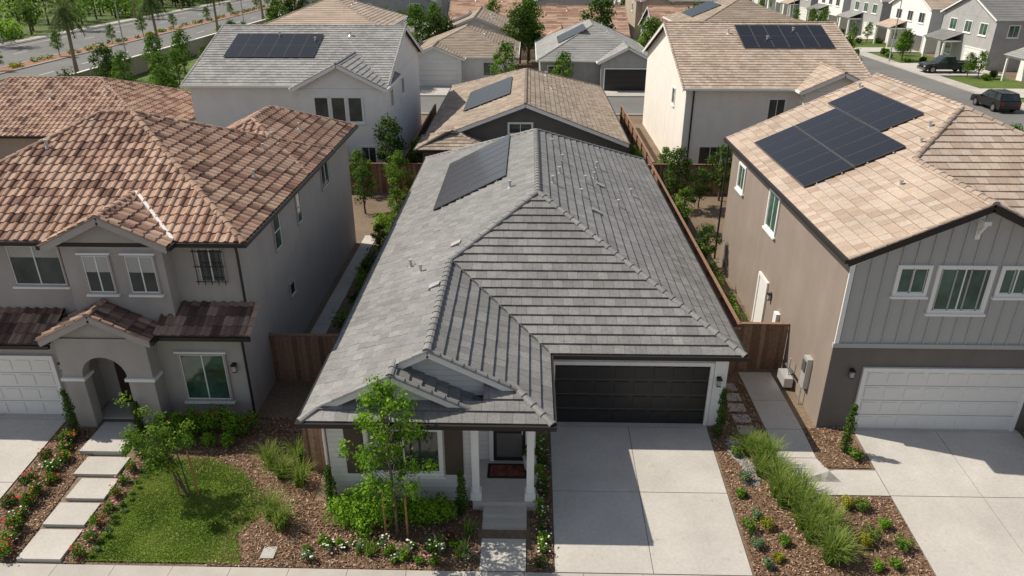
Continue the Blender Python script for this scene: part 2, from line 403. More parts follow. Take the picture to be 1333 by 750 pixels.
for a,b in ((F,B),(F,(x1,19.1,ze)),(Wb,F),(Wf,Wb),(B,(x0,yb,ze)),(B,(x1,yb,ze)),((.7,15.5,ze),(-.3,16.5,ze+.5)),((x0,15.5,ze),(x0+.35,15.85,ze+.17))): cap(rc,a,b,CAPGREY,r=.115)
cap(rc,(-3.49,15.85,3.985),(-3.49,16.6,3.985),CAPGREY,r=.1)
cap(rc,(x0+.2,15.9,ze+.1),(-3.49,15.9,3.985),CAPGREY,r=.09); cap(rc,(-1.12,15.9,ze),(-3.49,15.9,3.985),CAPGREY,r=.09)
cap(rc,(-3.3,16.4,4.08),(-2.58,16.4,4.44),CAPGREY,r=.09); cap(rc,(-.15,16.4,ze+.425),(-2.58,16.4,4.44),CAPGREY,r=.09)
rc.beam((.7,19.12,ze+.05),(-2.55,22.37,4.44+.045),.07,.02,SFRAME)
rc.build("ridge_tiles",H)
mw=MB()
mw.box(-5.4,6.15,19.55,40.8,-.3,2.74,LAP); mw.box(-5.4,-1.45,16.1,19.55,-.6,2.74,LAP); mw.box(-1.45,.3,17.6,19.55,-.5,2.74,LAP)
mw.box(x0,x1,19.1,yb,2.742,2.775,WHITE); mw.box(x0,.7,15.5,19.1,2.742,2.775,WHITE)
for (a,b,z0_,z1_,yy,c) in ((x0,-1.12,3.0,3.985,16.1,-3.49),(x0,.7,3.0,4.44,16.6,-2.58)):
    k=(z1_-z0_)/.5
    mw.face([(c-k,yy,z0_-.05),(c+k,yy,z0_-.05),(c,yy,z1_-.03)],GABLE)
for p,q in (((x0+.45,15.9,2.9),(-3.49,15.9,3.86)),((-1.12,15.9,2.68),(-3.49,15.9,3.86)),((-.2,16.4,3.13),(-2.58,16.4,4.32)),((-3.5,16.4,3.86),(-2.58,16.4,4.32))):
    mw.beam(p,q,.05,.17,WHITE)
mw.build("walls",H)
mg=MB()
for p,q in (((x0-.05,15.45,2.74),(x0-.05,yb,2.74)),((x1+.05,19.05,2.74),(x1+.05,yb,2.74)),((x0-.1,15.44,2.738),(.8,15.44,2.738)),((.755,15.5,2.74),(.755,19.0,2.74)),((.7,19.04,2.738),(x1+.1,19.04,2.738))):
    mg.beam(p,q,.11,.13,BRONZE)
mg.tube([(6.3,19.3,2.7),(6.2,19.48,2.5),(6.2,19.48,0)],[.04]*3,WHITE,6); mg.tube([(-5.6,15.6,2.7),(-5.45,16.0,2.5),(-5.45,16.0,-.3)],[.04]*3,WHITE,6)
mg.build("gutters",H)
md=MB(); garage(md,'S',19.55,.9,5.7,0.02,2.2,BLACKD,nc=8,nr=4); md.build("garage_door",H)
me_=MB()
me_.box(.35,.78,19.45,19.548,0,2.74,LAP); me_.box(5.83,6.17,19.44,19.548,0,2.74,WHITE)
window(me_,'S',16.1,-4.3,-2.35,.75,2.15,nx=2,tr=.1,gm=GLASS,sill=True)
for a in (-4.92,-2.2): me_.box(a,a+.5,16.03,16.098,.7,2.2,SHUT)
ob(me_,'S',17.6,-.95,.0,.002,.04,.0,2.1,BLACKD); ob(me_,'S',17.6,-.85,-.1,.041,.05,1.2,1.95,GLASS); ob(me_,'S',17.6,-.85,-.1,.041,.05,.15,1.0,STUC_DK)
ob(me_,'S',17.6,-1.07,-.95,-.01,.07,0,2.2,WHITE); ob(me_,'S',17.6,.0,.12,-.01,.07,0,2.2,WHITE); ob(me_,'S',17.6,-.95,0,-.01,.069,2.1,2.2,WHITE)
me_.tube([(-.1,17.53,1.0),(-.1,17.5,1.0),(-.1,17.5,1.2)],[.02]*3,METAL,6)
me_.build("windows_and_front_door",H)
mp=MB()
mp.box(-1.45,.35,15.75,17.6,-.5,0,CONC)
for i in range(3): mp.box(-1.15,.05,15.75-.34*(i+1),15.752-.34*i,-.6,-.13*(i+1),CONC)
for px in (.14,-1.36):
    mp.box(px-.1,px+.1,15.85,16.05,.25,2.6,WHITE); mp.box(px-.15,px+.15,15.8,16.1,0,.25,WHITE); mp.box(px-.14,px+.14,15.81,16.09,2.55,2.74,WHITE)
mp.box(-1.5,.3,15.86,16.04,2.5,2.74,WHITE)
mp.build("porch",H)
mn=MB()
ob(mn,'S',19.44,5.55+.35,6.1,.01,.03,2.42,2.56,BRONZE)
for i in range(4): ob(mn,'S',19.41,5.925+i*.04,5.948+i*.04,.0,.01,2.45,2.53,WHITE)
lantern(mn,'S',19.44,5.98,1.75); lantern(mn,'S',19.45,.55,1.75)
mn.build("house_number_and_lanterns",H)
sw=Vector((1,0,.5)).normalized()
solar(H,(-3.95,29.1,2.8+.5*1.91),(0,1,0),sw,7,2,1.02,1.72)
def zr_(x): return 2.8+.5*min(x-x0,x1-x)
pipes(H,[(x,y,zr_(x),.045,.26) for x,y in ((-3.6,22.5),(-4.1,23.5),(2.1,27.5),(2.4,29.8),(1.5,31.5),(3.7,28.6),(3.2,33.4),(1.3,29.2),(-.7,27.4),(2.9,31.2),(1.1,33.5),(4.6,31.5),(.95,27.3))])
mv=MB()
for x,y in ((-2.9,20.6),(-2.5,23.6),(2.6,26.3),(3.1,30.4)):
    sg=1 if x<.3 else -1
    z=zr_(x); c=[Vector((x+a*.17,y+b*.14,z+sg*a*.085+.11)) for a,b in ((-1,-1),(1,-1),(1,1),(-1,1))]; mv.face(c,CAPLG,.9)
    for i in range(4): mv.face([c[i],c[(i+1)%4],c[(i+1)%4]-Vector((0,0,.08)),c[i]-Vector((0,0,.08))],CAPLG,.6)
mv.build("roof_vent_covers",H)

# ------------------------------------------------------------ LEFT HOUSE
A=empty("taupe_stucco_house",(-14.4,20,0))
roof(A,-20.3,-8.4,19.9,30.7,6.0,.5,'X','h','h',TERRA,CAPTERRA,kind='s',tw=.3,te=.37)
roof(A,-14.4,-8.43,27.0,35.4,5.99,.5,'Y','h','h',TERRA,CAPTERRA,kind='s',tw=.3,te=.37,seed=2)
roof(A,-14.25,-10.5,19.45,21.9,6.02,.48,'Y','g','g',TERRA,CAPTERRA,wall=STUC_A,kind='s',tw=.3,te=.37,seed=4,soffit=False,ov=.35,trim=STUC_A)
roof(A,-14.65,-11.25,18.75,20.4,3.25,.5,'Y','g','g',DARKTERRA,CAPTERRA,wall=STUC_A,kind='s',tw=.3,te=.37,seed=5,ov=.3,trim=STUC_A)
m_=MB()
tile_slope(m_,[(-11.3,19.15,3.25),(-8.4,19.15,3.25),(-8.4,20.3,3.83),(-11.3,20.3,3.83)],3.25,DARKTERRA,'s',.3,.37,seed=6)
tile_slope(m_,[(-20.6,19.15,2.9),(-14.6,19.15,2.9),(-14.6,20.3,3.55),(-20.6,20.3,3.55)],2.9,DARKTERRA,'s',.3,.37,seed=7)
cap(m_,(-8.42,19.15,3.27),(-8.42,20.3,3.85),CAPTERRA,r=.08)
m_.beam((-10.52,19.95,6.09),(-12.3,21.75,6.98),.1,.03,WHITE)
m_.beam((-11.3,19.1,3.18),(-8.35,19.1,3.18),.1,.12,BRONZE); m_.beam((-20.6,19.1,2.83),(-14.6,19.1,2.83),.1,.12,BRONZE)
m_.tube([(-8.8,20.2,5.9),(-8.78,20.22,5.5),(-8.78,20.22,3.9)],[.045]*3,BRONZE,6); m_.tube([(-8.8,19.52,3.1),(-8.8,19.52,0)],[.045]*2,BRONZE,6)
m_.build("pent_roofs_and_flashing",A)
w=MB()
w.box(-19.9,-8.85,20.3,30.3,-.2,5.92,STUC_A); w.box(-14.0,-8.852,30.3,35.0,-.2,5.91,STUC_A)
w.box(-13.9,-10.85,19.8,20.3,3.3,5.98,STUC_A)
w.box(-20.2,-14.3,19.6,20.3,-.3,2.88,STUC_A); w.box(-11.55,-8.85,19.6,20.3,-.3,3.2,STUC_A)
ax0,ax1,ac=-13.75,-12.35,-13.05; py=19.0
w.box(-14.35,ax0,py,py+.4,-.3,3.2,STUC_A); w.box(ax1,-11.55,py,py+.4,-.3,3.2,STUC_A)
w.box(-14.35,-14.05,py+.4,20.3,-.3,3.19,STUC_A); w.box(-11.85,-11.552,py+.4,20.3,-.3,3.19,STUC_A)
rr=(ax1-ax0)/2; zs=1.85; N=12
arc=[(ac-rr*math.cos(math.pi*i/N),zs+rr*math.sin(math.pi*i/N)) for i in range(N+1)]
for i in range(N):
    (xa,za),(xb,zb)=arc[i],arc[i+1]
    for yy in (py,py+.4): w.face([(xa,yy,za),(xb,yy,zb),(xb,yy,3.2),(xa,yy,3.2)],STUC_A)
    w.face([(xa,py,za),(xb,py,zb),(xb,py+.4,zb),(xa,py+.4,za)],STUC_A)
for cx in ((-14.42,-13.68),(-12.42,-11.48)):
    w.box(cx[0],cx[1],py-.07,py+.47,1.72,1.82,WHITE)
w.build("walls",A)
d=MB()
for a,b in ((-13.3,-12.5),(-12.0,-11.15)): window(d,'S',19.8,a,b,4.4,5.6,nx=2,nz=1,blind=.45,tr=.05,tm=STUC_A,head=True)
window(d,'S',20.3,-15.9,-14.3,4.4,5.7,nx=2,blind=.3,tr=.05,tm=STUC_A)
window(d,'S',20.3,-10.05,-9.3,4.55,5.65,nx=2,tr=.05,tm=STUC_A,sill=False)
for i in range(5): d.box(-10.1+i*.21,-10.08+i*.21,20.12,20.14,4.5,5.7,BRONZE)
for z in (4.6,5.1,5.6): d.box(-10.15,-9.2,20.12,20.14,z,z+.03,BRONZE)
window(d,'S',19.6,-10.9,-9.5,.7,2.35,nx=2,tr=.07,tm=STUC_A,gm=GGLASS,head=True)
window(d,'E',-8.85,23.6,24.3,4.2,5.5,nx=1,nz=2,tr=.05,tm=STUC_A,sill=False,gm=GGLASS); window(d,'E',-8.85,26.3,26.9,4.2,5.4,nx=1,nz=2,tr=.05,tm=STUC_A,sill=False,gm=GGLASS)
window(d,'E',-8.85,24.4,25.0,2.0,2.5,nx=1,tr=.05,tm=STUC_A,sill=False)
window(d,'E',-8.85,30,31.2,4.4,5.4,nx=2,tr=.05,tm=STUC_A,sill=False)
garage(d,'S',19.6,-19.95,-15.05,.0,2.15,WDOOR,nc=8); lantern(d,'S',19.6,-9.2,1.95); lantern(d,'S',19.6,-14.7,1.95)
ob(d,'S',20.3,-13.5,-12.55,.002,.04,0,2.1,WOODD)
d.build("windows_and_doors",A)
pipes(A,[(-9.6,24.6,6.6,.04,.24),(-10.1,27.2,6.85,.04,.24),(-10.3,28.8,6.95,.05,.2),(-9.9,31.2,6.75,.04,.24),(-16,23.6,7.85,.04,.24)])

# ------------------------------------------------------------ RIGHT HOUSE
C=empty("board_and_batten_house",(15.2,20,0))
cs=.46; cx0,cx1=9.0,21.4; hwc=6.2; zc=6.0; zr=zc+hwc*cs; xm=15.2
wx=12.6; wz=zc+3.6*cs; yw=23.6
rt=MB()
def tc(p,k=0): tile_slope(rt,p,zc,TAN,'flat',.33,.345,lift=.035,seed=20+k)
yf=19.0; yback=33.2; Pm=(xm,20.0+hwc,zr)
tc([(cx0,yw,zc),(wx,yw,wz),Pm,(xm,yback,zr),(cx0,yback,zc)]); tc([(cx0,yf,zc),(wx,yf,wz),(wx,yw,wz),(cx0,yw,zc)])
tc([(wx,yf,wz),(wx,yw,wz),(16.2,20.0,zc),(16.2,yf,zc)],1)
tc([(16.2,20.0,zc),(cx1,20.0,zc),Pm,(wx,yw,wz)],2)
tc([(cx1,20.0,zc),(cx1,yback,zc),(xm,yback,zr),Pm],3)
rt.build("roof_tiles",C)
rc=MB()
for a,b in ((Pm,(xm,yback,zr)),((wx,yw,wz),Pm),((wx,yf,wz),(wx,yw,wz)),(Pm,(cx1,20,zc))): cap(rc,a,b,CAPTAN)
for a,b in (((cx0,yf+.06,zc),(wx,yf+.06,wz)),((16.2,yf+.06,zc),(wx,yf+.06,wz)),((cx0,yback-.06,zc),(xm,yback-.06,zr)),((cx1,yback-.06,zc),(xm,yback-.06,zr))): cap(rc,a,b,CAPTAN,r=.07)
rc.beam((16.2,20.02,zc+.03),(wx,yw,wz+.03),.09,.02,METAL)
rc.build("ridge_tiles",C)
w=MB()
w.box(9.3,21.0,20.4,32.8,-.2,5.95,STUC_CW); w.box(9.3,15.9,19.45,20.4,-.4,2.98,STUC_C); w.box(9.298,15.9,19.42,20.4,3.1,5.95,BATTEN)
w.box(9.29,9.5,19.46,20.41,-.4,5.95,STUC_CW)
w.face([(9.3,19.42,5.95),(9.3,19.42,6.1),(wx,19.42,wz-.03),(15.9,19.42,6.1),(15.9,19.42,5.95)],BATTEN)
w.face([(9.3,32.8,5.95),(9.3,32.8,6.1),(xm,32.8,zr-.03),(21,32.8,6.1),(21,32.8,5.95)],STUC_CW)
w.box(9.24,15.96,19.36,19.46,2.98,3.12,BATTEN)
x=9.45
while x<15.9:
    top=zc+(3.6-abs(x-wx))*cs-.1
    w.box(x-.02,x+.02,19.385,19.419,3.12,top,BATTEN); x+=.41
w.box(9.27,9.4,19.37,19.418,3.12,6.05,WHITE)
w.beam((cx0,yf+.03,zc-.12),(wx,yf+.03,wz-.12),.045,.2,BRONZE); w.beam((16.2,yf+.03,zc-.12),(wx,yf+.03,wz-.12),.045,.2,BRONZE)
w.beam((cx0,yback-.03,zc-.12),(xm,yback-.03,zr-.12),.045,.2,WHITE)
w.beam((cx0-.05,yf,zc-.06),(cx0-.05,yback,zc-.06),.11,.13,BRONZE)
w.beam((9.1,19.2,zc-.2),(12.55,19.2,wz-.2),.36,.02,WHITE); w.beam((12.65,19.2,wz-.2),(16.1,19.2,zc-.2),.36,.02,WHITE)
w.box(12.5,12.7,19.1,19.42,7.0,7.12,WHITE); w.beam((12.6,19.14,7.05),(12.6,19.4,6.65),.08,.08,WHITE); w.box(12.53,12.67,19.38,19.415,6.5,7.3,WHITE)
w.box(9.02,9.3,yf+.3,yback-.3,5.9,5.93,WHITE)
w.tube([(9.2,33.3,5.9),(9.2,33.3,0)],[.045]*2,BRONZE,6)
w.build("walls",C)
d=MB()
window(d,'S',19.42,10.72,11.5,4.82,5.6,nx=2,tr=.1,gm=GGLASS); window(d,'S',19.42,11.85,13.3,4.27,5.6,nx=2,tr=.1,gm=GGLASS); window(d,'S',19.42,13.65,14.45,4.82,5.6,nx=2,tr=.1,gm=GGLASS)
garage(d,'S',19.45,10.45,15.35,0,2.15,WDOOR,nc=8); lantern(d,'S',19.45,10.0,2.1)
window(d,'W',9.3,25.9,27.0,4.1,5.5,nx=2,tr=.09,gm=GGLASS)
window(d,'W',9.3,30.5,31.4,4.3,5.3,nx=2,tr=.09,gm=GGLASS)
ob(d,'W',9.3,25.75,26.65,.002,.04,0,2.1,WDOOR); ob(d,'W',9.3,25.63,25.75,0,.08,0,2.22,WHITE); ob(d,'W',9.3,26.65,26.77,0,.08,0,2.22,WHITE); ob(d,'W',9.3,25.75,26.65,0,.079,2.1,2.22,WHITE)
lantern(d,'W',9.3,25.2,1.9)
d.build("windows_and_doors",C)
d=MB()
ob(d,'W',9.3,20.6,20.95,0,.18,.7,1.8,METAL); ob(d,'W',9.3,20.65,20.9,.18,.22,1.3,1.7,SFRAME); d.tube([(9.15,20.78,.7),(9.15,20.78,0)],[.025]*2,METAL,6)
ob(d,'W',9.3,21.6,22.3,.1,.4,.1,.45,METAL); d.tube([(9.1,21.9,.4),(9.1,21.9,1.1)],[.03]*2,METAL,6); d.tube([(9.1,21.5,.7),(9.1,22.2,.7)],[.05]*2,SFRAME,6)
d.box(8.35,9.0,24.3,25.0,0,.75,METAL); ob(d,'W',9.3,24.0,24.3,0,.15,1.2,1.7,WHITE)
d.build("utility_meters",C)
cw=Vector((1,0,cs)).normalized()
solar(C,(9.6,24.6,zc+.6*cs),(0,1,0),cw,6,2,1.04,1.75,m=SOLARB); solar(C,(9.6+3.5*cw.x+.02,26.7,zc+.6*cs+3.5*cw.z),(0,1,0),cw,5,1,1.04,1.6,m=SOLARB)
pipes(C,[(13.2,24.6,7.85,.045,.22),(11.6,22.2,7.1,.045,.22),(14.2,32.4,8.35,.045,.22),(13.9,25.6,8.2,.045,.22)])

# ------------------------------------------------------------ generic neighbours
def house(name,x0,x1,y0,y1,ze,s,axis,e0,e1,tm,cm,wm,kind='flat',front='S',gdoor=None,gm=WDOOR,wins=(),proj=None,sol=None,trim=WHITE,seed=0,tw=.33,te=.345,fascia=WHITE):
    g=empty(name,((x0+x1)/2,(y0+y1)/2,0))
    zr=roof(g,x0,x1,y0,y1,ze,s,axis,e0,e1,tm,cm,wall=wm,kind=kind,seed=seed,tw=tw,te=te,trim=trim,fascia=fascia)
    w=MB(); w.box(x0+.4,x1-.4,y0+.4,y1-.4,-.2,ze-.05,wm)
    if proj:
        a,b,py,pz,ps=proj
        roof(g,a,b,py,y0+ (pz-ze+ (b-a)/2*ps)/s+.3,pz,ps,'Y','g','g',tm,cm,wall=wm,kind=kind,seed=seed+9,soffit=False,trim=trim,fascia=fascia)
        w.box(a+.4,b-.4,py+.4,y0+.4,-.2,pz-.05,wm)
    w.build("walls",g)
    d=MB()
    if gdoor: garage(d,gdoor[0],gdoor[1],gdoor[2],gdoor[3],0,2.2,gm,nc=4)
    for wn in wins: window(d,*wn[:6],nx=wn[6] if len(wn)>6 else 2,gm=GGLASS if seed%2 else GLASS)
    if d.v: d.build("windows_and_doors",g)
    if sol: 
        for so in sol: solar(g,*so)
    k=seed*1.7
    am=(x0+x1)/2; bm=(y0+y1)/2
    if axis=='Y': pl=[(am+hw_,y0+(y1-y0)*f,zr-hw_*s) for hw_,f in ((1.2+hsh(k,1),.45),(2.0+hsh(k,2),.6),(1.5,.7))]
    else: pl=[(x0+(x1-x0)*f,bm-hw_,zr-hw_*s) for hw_,f in ((1.2+hsh(k,1),.35),(2.0+hsh(k,2),.55),(1.5,.72))]
    pipes(g,[(x,y,z,.06,.28) for x,y,z in pl])
    return g,zr
s_=.34
gB,_=house("white_two_story_house",-21.8,-8.7,46.2,62.4,6.0,s_,'X','g','g',LGREY,CAPLG,STUC_W,seed=30,
  proj=(-14.6,-8.72,45.2,5.98,.5),
  wins=[('S',45.6,-13.3,-12.45,3.9,5.4,1),('S',45.6,-12.25,-11.4,3.9,5.4,1),('S',45.6,-11.2,-10.35,3.9,5.4,1),('S',45.6,-10.6,-9.7,1.1,2.3,2),('S',45.6,-13.2,-11.6,.9,2.3,2),('S',46.6,-19.5,-18,1.0,2.3,2),('E',-9.1,48.5,49.5,4.2,5.3,2),('E',-9.1,53,54,4.2,5.3,2)],
  sol=[((-20.2,49.6,6+3.4*s_),(1,0,0),(0,1,s_),6,2,1.0,1.7,SOLARB)])
gD,_=house("cream_two_story_house",9.4,21.4,45.8,63.5,6.0,.34,'X','g','g',TAN,CAPTAN,STUC_CR,seed=40,tw=.33,
  proj=(16.3,21.2,44.9,5.98,.45),
  wins=[('S',46.2,14.9,15.9,4.0,5.3,2),('S',46.2,10.9,12.3,1.0,2.3,2),('S',45.3,17.5,19.6,4.2,5.4,3),('W',9.8,50,50.8,4.2,5.2,1)],
  sol=[((14.2,50.8,6+5*.34),(1,0,0),(0,1,.34),6,2,1.0,1.7,SOLARB)])
w=MB()
w.tube([(9.75,46.15,5.9),(9.75,46.15,0)],[.05]*2,WHITE,6); w.tube([(10.2,46.15,5.9),(10.2,46.15,0)],[.05]*2,BRONZE,6)
tile_slope(w,[(13.2,45.3,2.9),(16.7,45.3,2.9),(16.7,46.2,3.3),(13.2,46.2,3.3)],2.9,BROWNTILE,'strip')
w.build("downspouts_and_pent_roof",gD)
gE,_=house("charcoal_gable_house",-6.6,6.2,44.5,64.5,2.85,.38,'Y','g','h',BROWNTILE,CAPBROWN,STUC_DK,seed=50,
  wins=[('S',44.9,-1.2,.2,3.4,4.0,2),('S',44.9,2.2,4.0,1.0,2.3,2),('S',44.9,-4.4,-2.6,1.0,2.3,2)],fascia=BRONZE,
  sol=[((-4.4,49.5,2.85+2.2*.38),(0,1,0),(1,0,.38),7,2,1.0,1.7,SOLARB)])
roof(gE,-6.8,-2.6,42.9,46.4,2.83,.4,'Y','h','h',BROWNTILE,CAPBROWN,seed=52)
w=MB(); w.box(-6.4,-3,43.3,45,-.2,2.75,STUC_DK); w.build("rear_bay_wall",gE)
house("low_tan_roof_house",-43,-23.6,45.5,58.5,2.9,.4,'X','h','h',TERRA,CAPTERRA,STUC_BG,kind='s',tw=.36,te=.42,seed=61,wins=[('S',45.9,-37.5,-35,1.1,2.3,2),('S',45.9,-31,-29.5,1.1,2.3,2)],fascia=BRONZE)
house("low_tan_roof_house",-36.5,-23.7,20,36,2.9,.4,'Y','h','h',TERRA,CAPTERRA,STUC_BG,kind='strip',seed=63,gdoor=('S',20.4,-31,-26))
house("white_garage_house",-13.2,-1.2,82,97,2.9,.42,'Y','h','h',BROWNTILE,CAPBROWN,STUC_W,kind='strip',seed=71,gdoor=('S',81.0,-12.4,-7.6),proj=(-13.4,-6.9,80.6,2.88,.4),wins=[('S',82.4,-5,-3.4,.9,2.3,2)])
house("grey_roof_garage_house",.8,13.4,79.5,98,2.9,.48,'Y','h','h',LGREY,CAPLG,STUC_GR,kind='strip',seed=72,gdoor=('S',78.6,7.9,12.5),gm=BLACKD,proj=(7.1,13.3,78.2,2.88,.5),wins=[('S',79.9,2,3.4,.6,2.3,2)],
  sol=[((3.2,84,4.05),(0,1,0),(1,0,.48),6,2,1.0,1.7,SOLARB)])
tms=[(TAN,CAPTAN),(LGREY,CAPLG),(BROWNTILE,CAPBROWN),(GREYTILE,CAPGREY),(TERRA,CAPTERRA)]
wms=[STUC_W,STUC_CR,STUC_GR,STUC_BG,STUC_W]
k=0
rows=[(80,96),(102,118),(124,139),(146,161),(168,184),(192,208),(216,232)]
for ri,(ya,yb_) in enumerate(rows):
    for ci,(xa,xb) in enumerate(((-44,-31),(-29,-15.2),(-13.2,-1.2),(.8,13.4),(16.5,30))):
        if ri==0 and ci in(2,3): continue
        if ci==0 and ri<3: continue
        k+=1
        two=hsh(ri,ci,5)>(.5 if ci in(2,3) else .35)
        if ri==0: two=True
        if ri==1 and ci in (2,3): two=False
        tmm=tms[int(hsh(ci,ri,8)*4.99)]; wm=wms[int(hsh(ci+3,ri,2)*4.99)]
        if ri==0: tmm=tms[0] if ci==1 else tms[2]; wm=STUC_CR
        z=5.9 if two else 2.9
        ax='X' if hsh(ri,ci,9)>.55 else 'Y'
        e='g' if hsh(ri,ci,10)>.45 else 'h'
        if ri==0: ax='Y';e='h'
        if ax=='X' and (xb-xa)<(yb_-ya): e='g'
        wn=[('S',ya+.4,xa+2,xa+3.6,z-1.8,z-.6),('S',ya+.4,xb-4,xb-2.4,z-1.8,z-.6),('W',xa+.4,ya+4,ya+5.2,z-1.8,z-.7),('E',xb-.4,ya+4,ya+5.2,z-1.8,z-.7)]
        so=None
        if hsh(ri,ci,20)>.4:
            if ax=='Y': so=[((xa+1.6,ya+7.0,z+1.6*.4),(0,1,0),(1,0,.4),6,2,1.0,1.7,SOLARB)]
            else: so=[((xa+3.2,ya+2.6,z+2.6*.4),(1,0,0),(0,1,.4),6,2,1.0,1.7,SOLARB)]
        house("two_story_house" if two else "single_story_house",xa,xb,ya,yb_,z,.4,ax,e,e,tmm[0],tmm[1],wm,kind='strip',seed=100+k,te=.42,tw=.5,
              gdoor=('S',ya+.4,xb-6,xb-1.4) if not (ri==0) else None,wins=wn,sol=so,proj=(xa+1,xa+6,ya-.9,z-.02,.45) if hsh(ri,ci,30)>.5 and ax=='X' else None)
for i,ya in enumerate((74,92.5,108,123.5,139,155,171,190)):
    tmm=[(LGREY,CAPLG),(GREYTILE,CAPGREY),(TAN,CAPTAN)][i%3]; wm=[STUC_GR,STUC_W,STUC_GR,STUC_W][(i+1)%4]
    g,_=house("modern_farmhouse",55,68,ya,ya+13,5.9,.4,'X','g','g',tmm[0],tmm[1],wm,kind='strip',seed=200+i,te=.42,tw=.5,
        gdoor=('W',55.4,ya+1.2,ya+5.8),gm=[STUC_DK,WDOOR][i%2],
        wins=[('W',55.4,ya+2,ya+3.6,3.9,5.2),('W',55.4,ya+5.5,ya+7,3.9,5.2),('W',55.4,ya+9,ya+10.6,3.9,5.2),('W',55.4,ya+9,ya+10.4,.9,2.2),('S',ya+.4,57,58.2,3.9,5.2),('S',ya+.4,62,63.5,3.9,5.2),('S',ya+.4,60,61.5,.9,2.2)])
    w=MB(); w.box(53.2,55.4,ya+7,ya+12,2.6,2.75,WHITE)
    for yy in (7.2,11.8): w.box(53.3,53.5,ya+yy-.1,ya+yy+.1,0,2.6,WHITE)
    tile_slope(w,[(53,ya+6.8,2.8),(53,ya+12.2,2.8),(55.4,ya+12.2,3.7),(55.4,ya+6.8,3.7)],2.8,tmm[0],'strip'); w.build("front_porch",g)
    if i<6: house("two_story_house",74,88,ya,ya+13,5.9,.4,'X','g','g',tmm[0],tmm[1],wms[i%4],kind='strip',seed=220+i,te=.5,tw=.6,wins=[('W',74.4,ya+3,ya+4.5,3.9,5.2),('S',ya+.4,77,78.5,3.9,5.2)])

# ------------------------------------------------------------ GROUND, ROADS
g=MB()
ys=[(-400,-.64),(11.9,-.64),(11.95,-.47),(13.7,-.46),(19.3,-.01),(60,-.01),(150,-.01),(900,-.01)]
xs=[-900,-200,-60,-20,0,20,60,200,900]
for (ya,za),(yb2,zb) in zip(ys[:-1],ys[1:]):
    for xa,xb in zip(xs[:-1],xs[1:]): g.face([(xa,ya,za),(xb,ya,za),(xb,yb2,zb),(xa,yb2,zb)],SOIL)
g.build("ground")
def sheet(name,x0,x1,y0,y1,z,m):
    q=MB(); q.face([(x0,y0,z),(x1,y0,z),(x1,y1,z),(x0,y1,z)],m); return q.build(name)
sheet("residential_road",-60,60,2,11.75,-.625,ASPH)
q=MB()
q.box(-60,60,11.75,11.93,-.8,-.47,CONC2)
x=-60
while x<60: q.box(x+.006,x+1.494,12.0,13.68,-.7,-.43,CONC2); x+=1.5
q.build("front_sidewalk")
sheet("residential_road",-24,36,66.5,75,.012,ASPH); sheet("residential_road",36,46,30,260,.02,ASPH)
q=MB(); q.box(-24,36,66.2,66.5,-.1,.13,CONC2); q.box(-24,36,75,75.3,-.1,.13,CONC2); q.box(-24,36,75.3,76.8,-.1,.12,CONC2)
q.box(35.7,36,76,260,-.1,.13,CONC2); q.box(46,46.3,30,260,-.1,.13,CONC2); q.box(46.3,47.8,30,260,-.1,.12,CONC2); q.build("kerbs_and_sidewalks")
sheet("verge_grass",47.8,55,30,260,.004,VERGE); 
sheet("boulevard_road",-79,-65.6,40,400,.012,ASPH); sheet("boulevard_road",-62.6,-52.6,40,400,.012,ASPH)
sheet("verge_grass",-52.3,-47.2,40,400,.0,VERGE); sheet("park_grass",-160,-82,40,400,.0,VERGE)
sheet("verge_grass",-46.3,-30,59.5,122,.004,VERGE)
q=MB()
for a in (-79.3,-65.6,-62.8,-52.6): q.box(a,a+.25,40,400,-.1,.14,CONC2)
q.box(-50.2,-48.6,40,400,-.1,.1,CONC2); q.box(-82,-80,40,400,-.1,.1,CONC2); q.build("boulevard_kerbs_and_paths")
sheet("median_bed",-65.35,-62.8,40,400,.1,mat("red_mulch",(.3,.15,.09),var=.3))
q=MB()
y=42
while y<300:
    for a in (-72.3,-57.6): q.face([(a-.07,y,.018),(a+.07,y,.018),(a+.07,y+3,.018),(a-.07,y+3,.018)],PAINT)
    y+=9
for a in (-54.4,-77.2): q.face([(a-.07,42,.018),(a+.07,42,.018),(a+.07,300,.018),(a-.07,300,.018)],PAINT)
q.build("lane_markings")
q=MB()
q.box(-46.7,-46.5,40,300,-.1,1.9,STUC_BG); q.box(-46.76,-46.44,40,300,1.9,1.98,STUC_CR); q.build("perimeter_wall")

def slabs(name,x0,x1,y0,y1,nx,ny,m=CONC,gap=.02,lift=.02,under=True):
    q=MB(); 
    for i in range(nx):
        for j in range(ny):
            a=x0+(x1-x0)*i/nx+gap/2;b=x0+(x1-x0)*(i+1)/nx-gap/2;c=y0+(y1-y0)*j/ny+gap/2;d=y0+(y1-y0)*(j+1)/ny-gap/2
            P=[(a,c),(b,c),(b,d),(a,d)]
            top=[(p[0],p[1],zg(p[1])+lift) for p in P]; bot=[(p[0],p[1],zg(p[1])-.15) for p in P]
            q.face(top,m)
            for k in range(4): q.face([top[k],top[(k+1)%4],bot[(k+1)%4],bot[k]],m)
    if under: q.face([(x0,y0,zg(y0)+lift-.015),(x1,y0,zg(y0)+lift-.015),(x1,y1,zg(y1)+lift-.015),(x0,y1,zg(y1)+lift-.015)],JOINT)
    return q.build(name)
slabs("driveway",.78,5.78,13.7,19.3,2,2); sheet("garage_apron",.78,5.78,19.3,19.55,.018,CONC)
slabs("driveway",10.4,15.6,13.7,19.3,2,2); sheet("garage_apron",10.4,15.6,19.3,19.5,.018,CONC)
slabs("driveway",-20.1,-14.9,13.7,19.3,2,2); sheet("garage_apron",-20.1,-14.9,19.3,19.6,.018,CONC)
slabs("front_walkway",-1.15,.05,13.7,14.74,1,1,lift=.03)
q=MB()
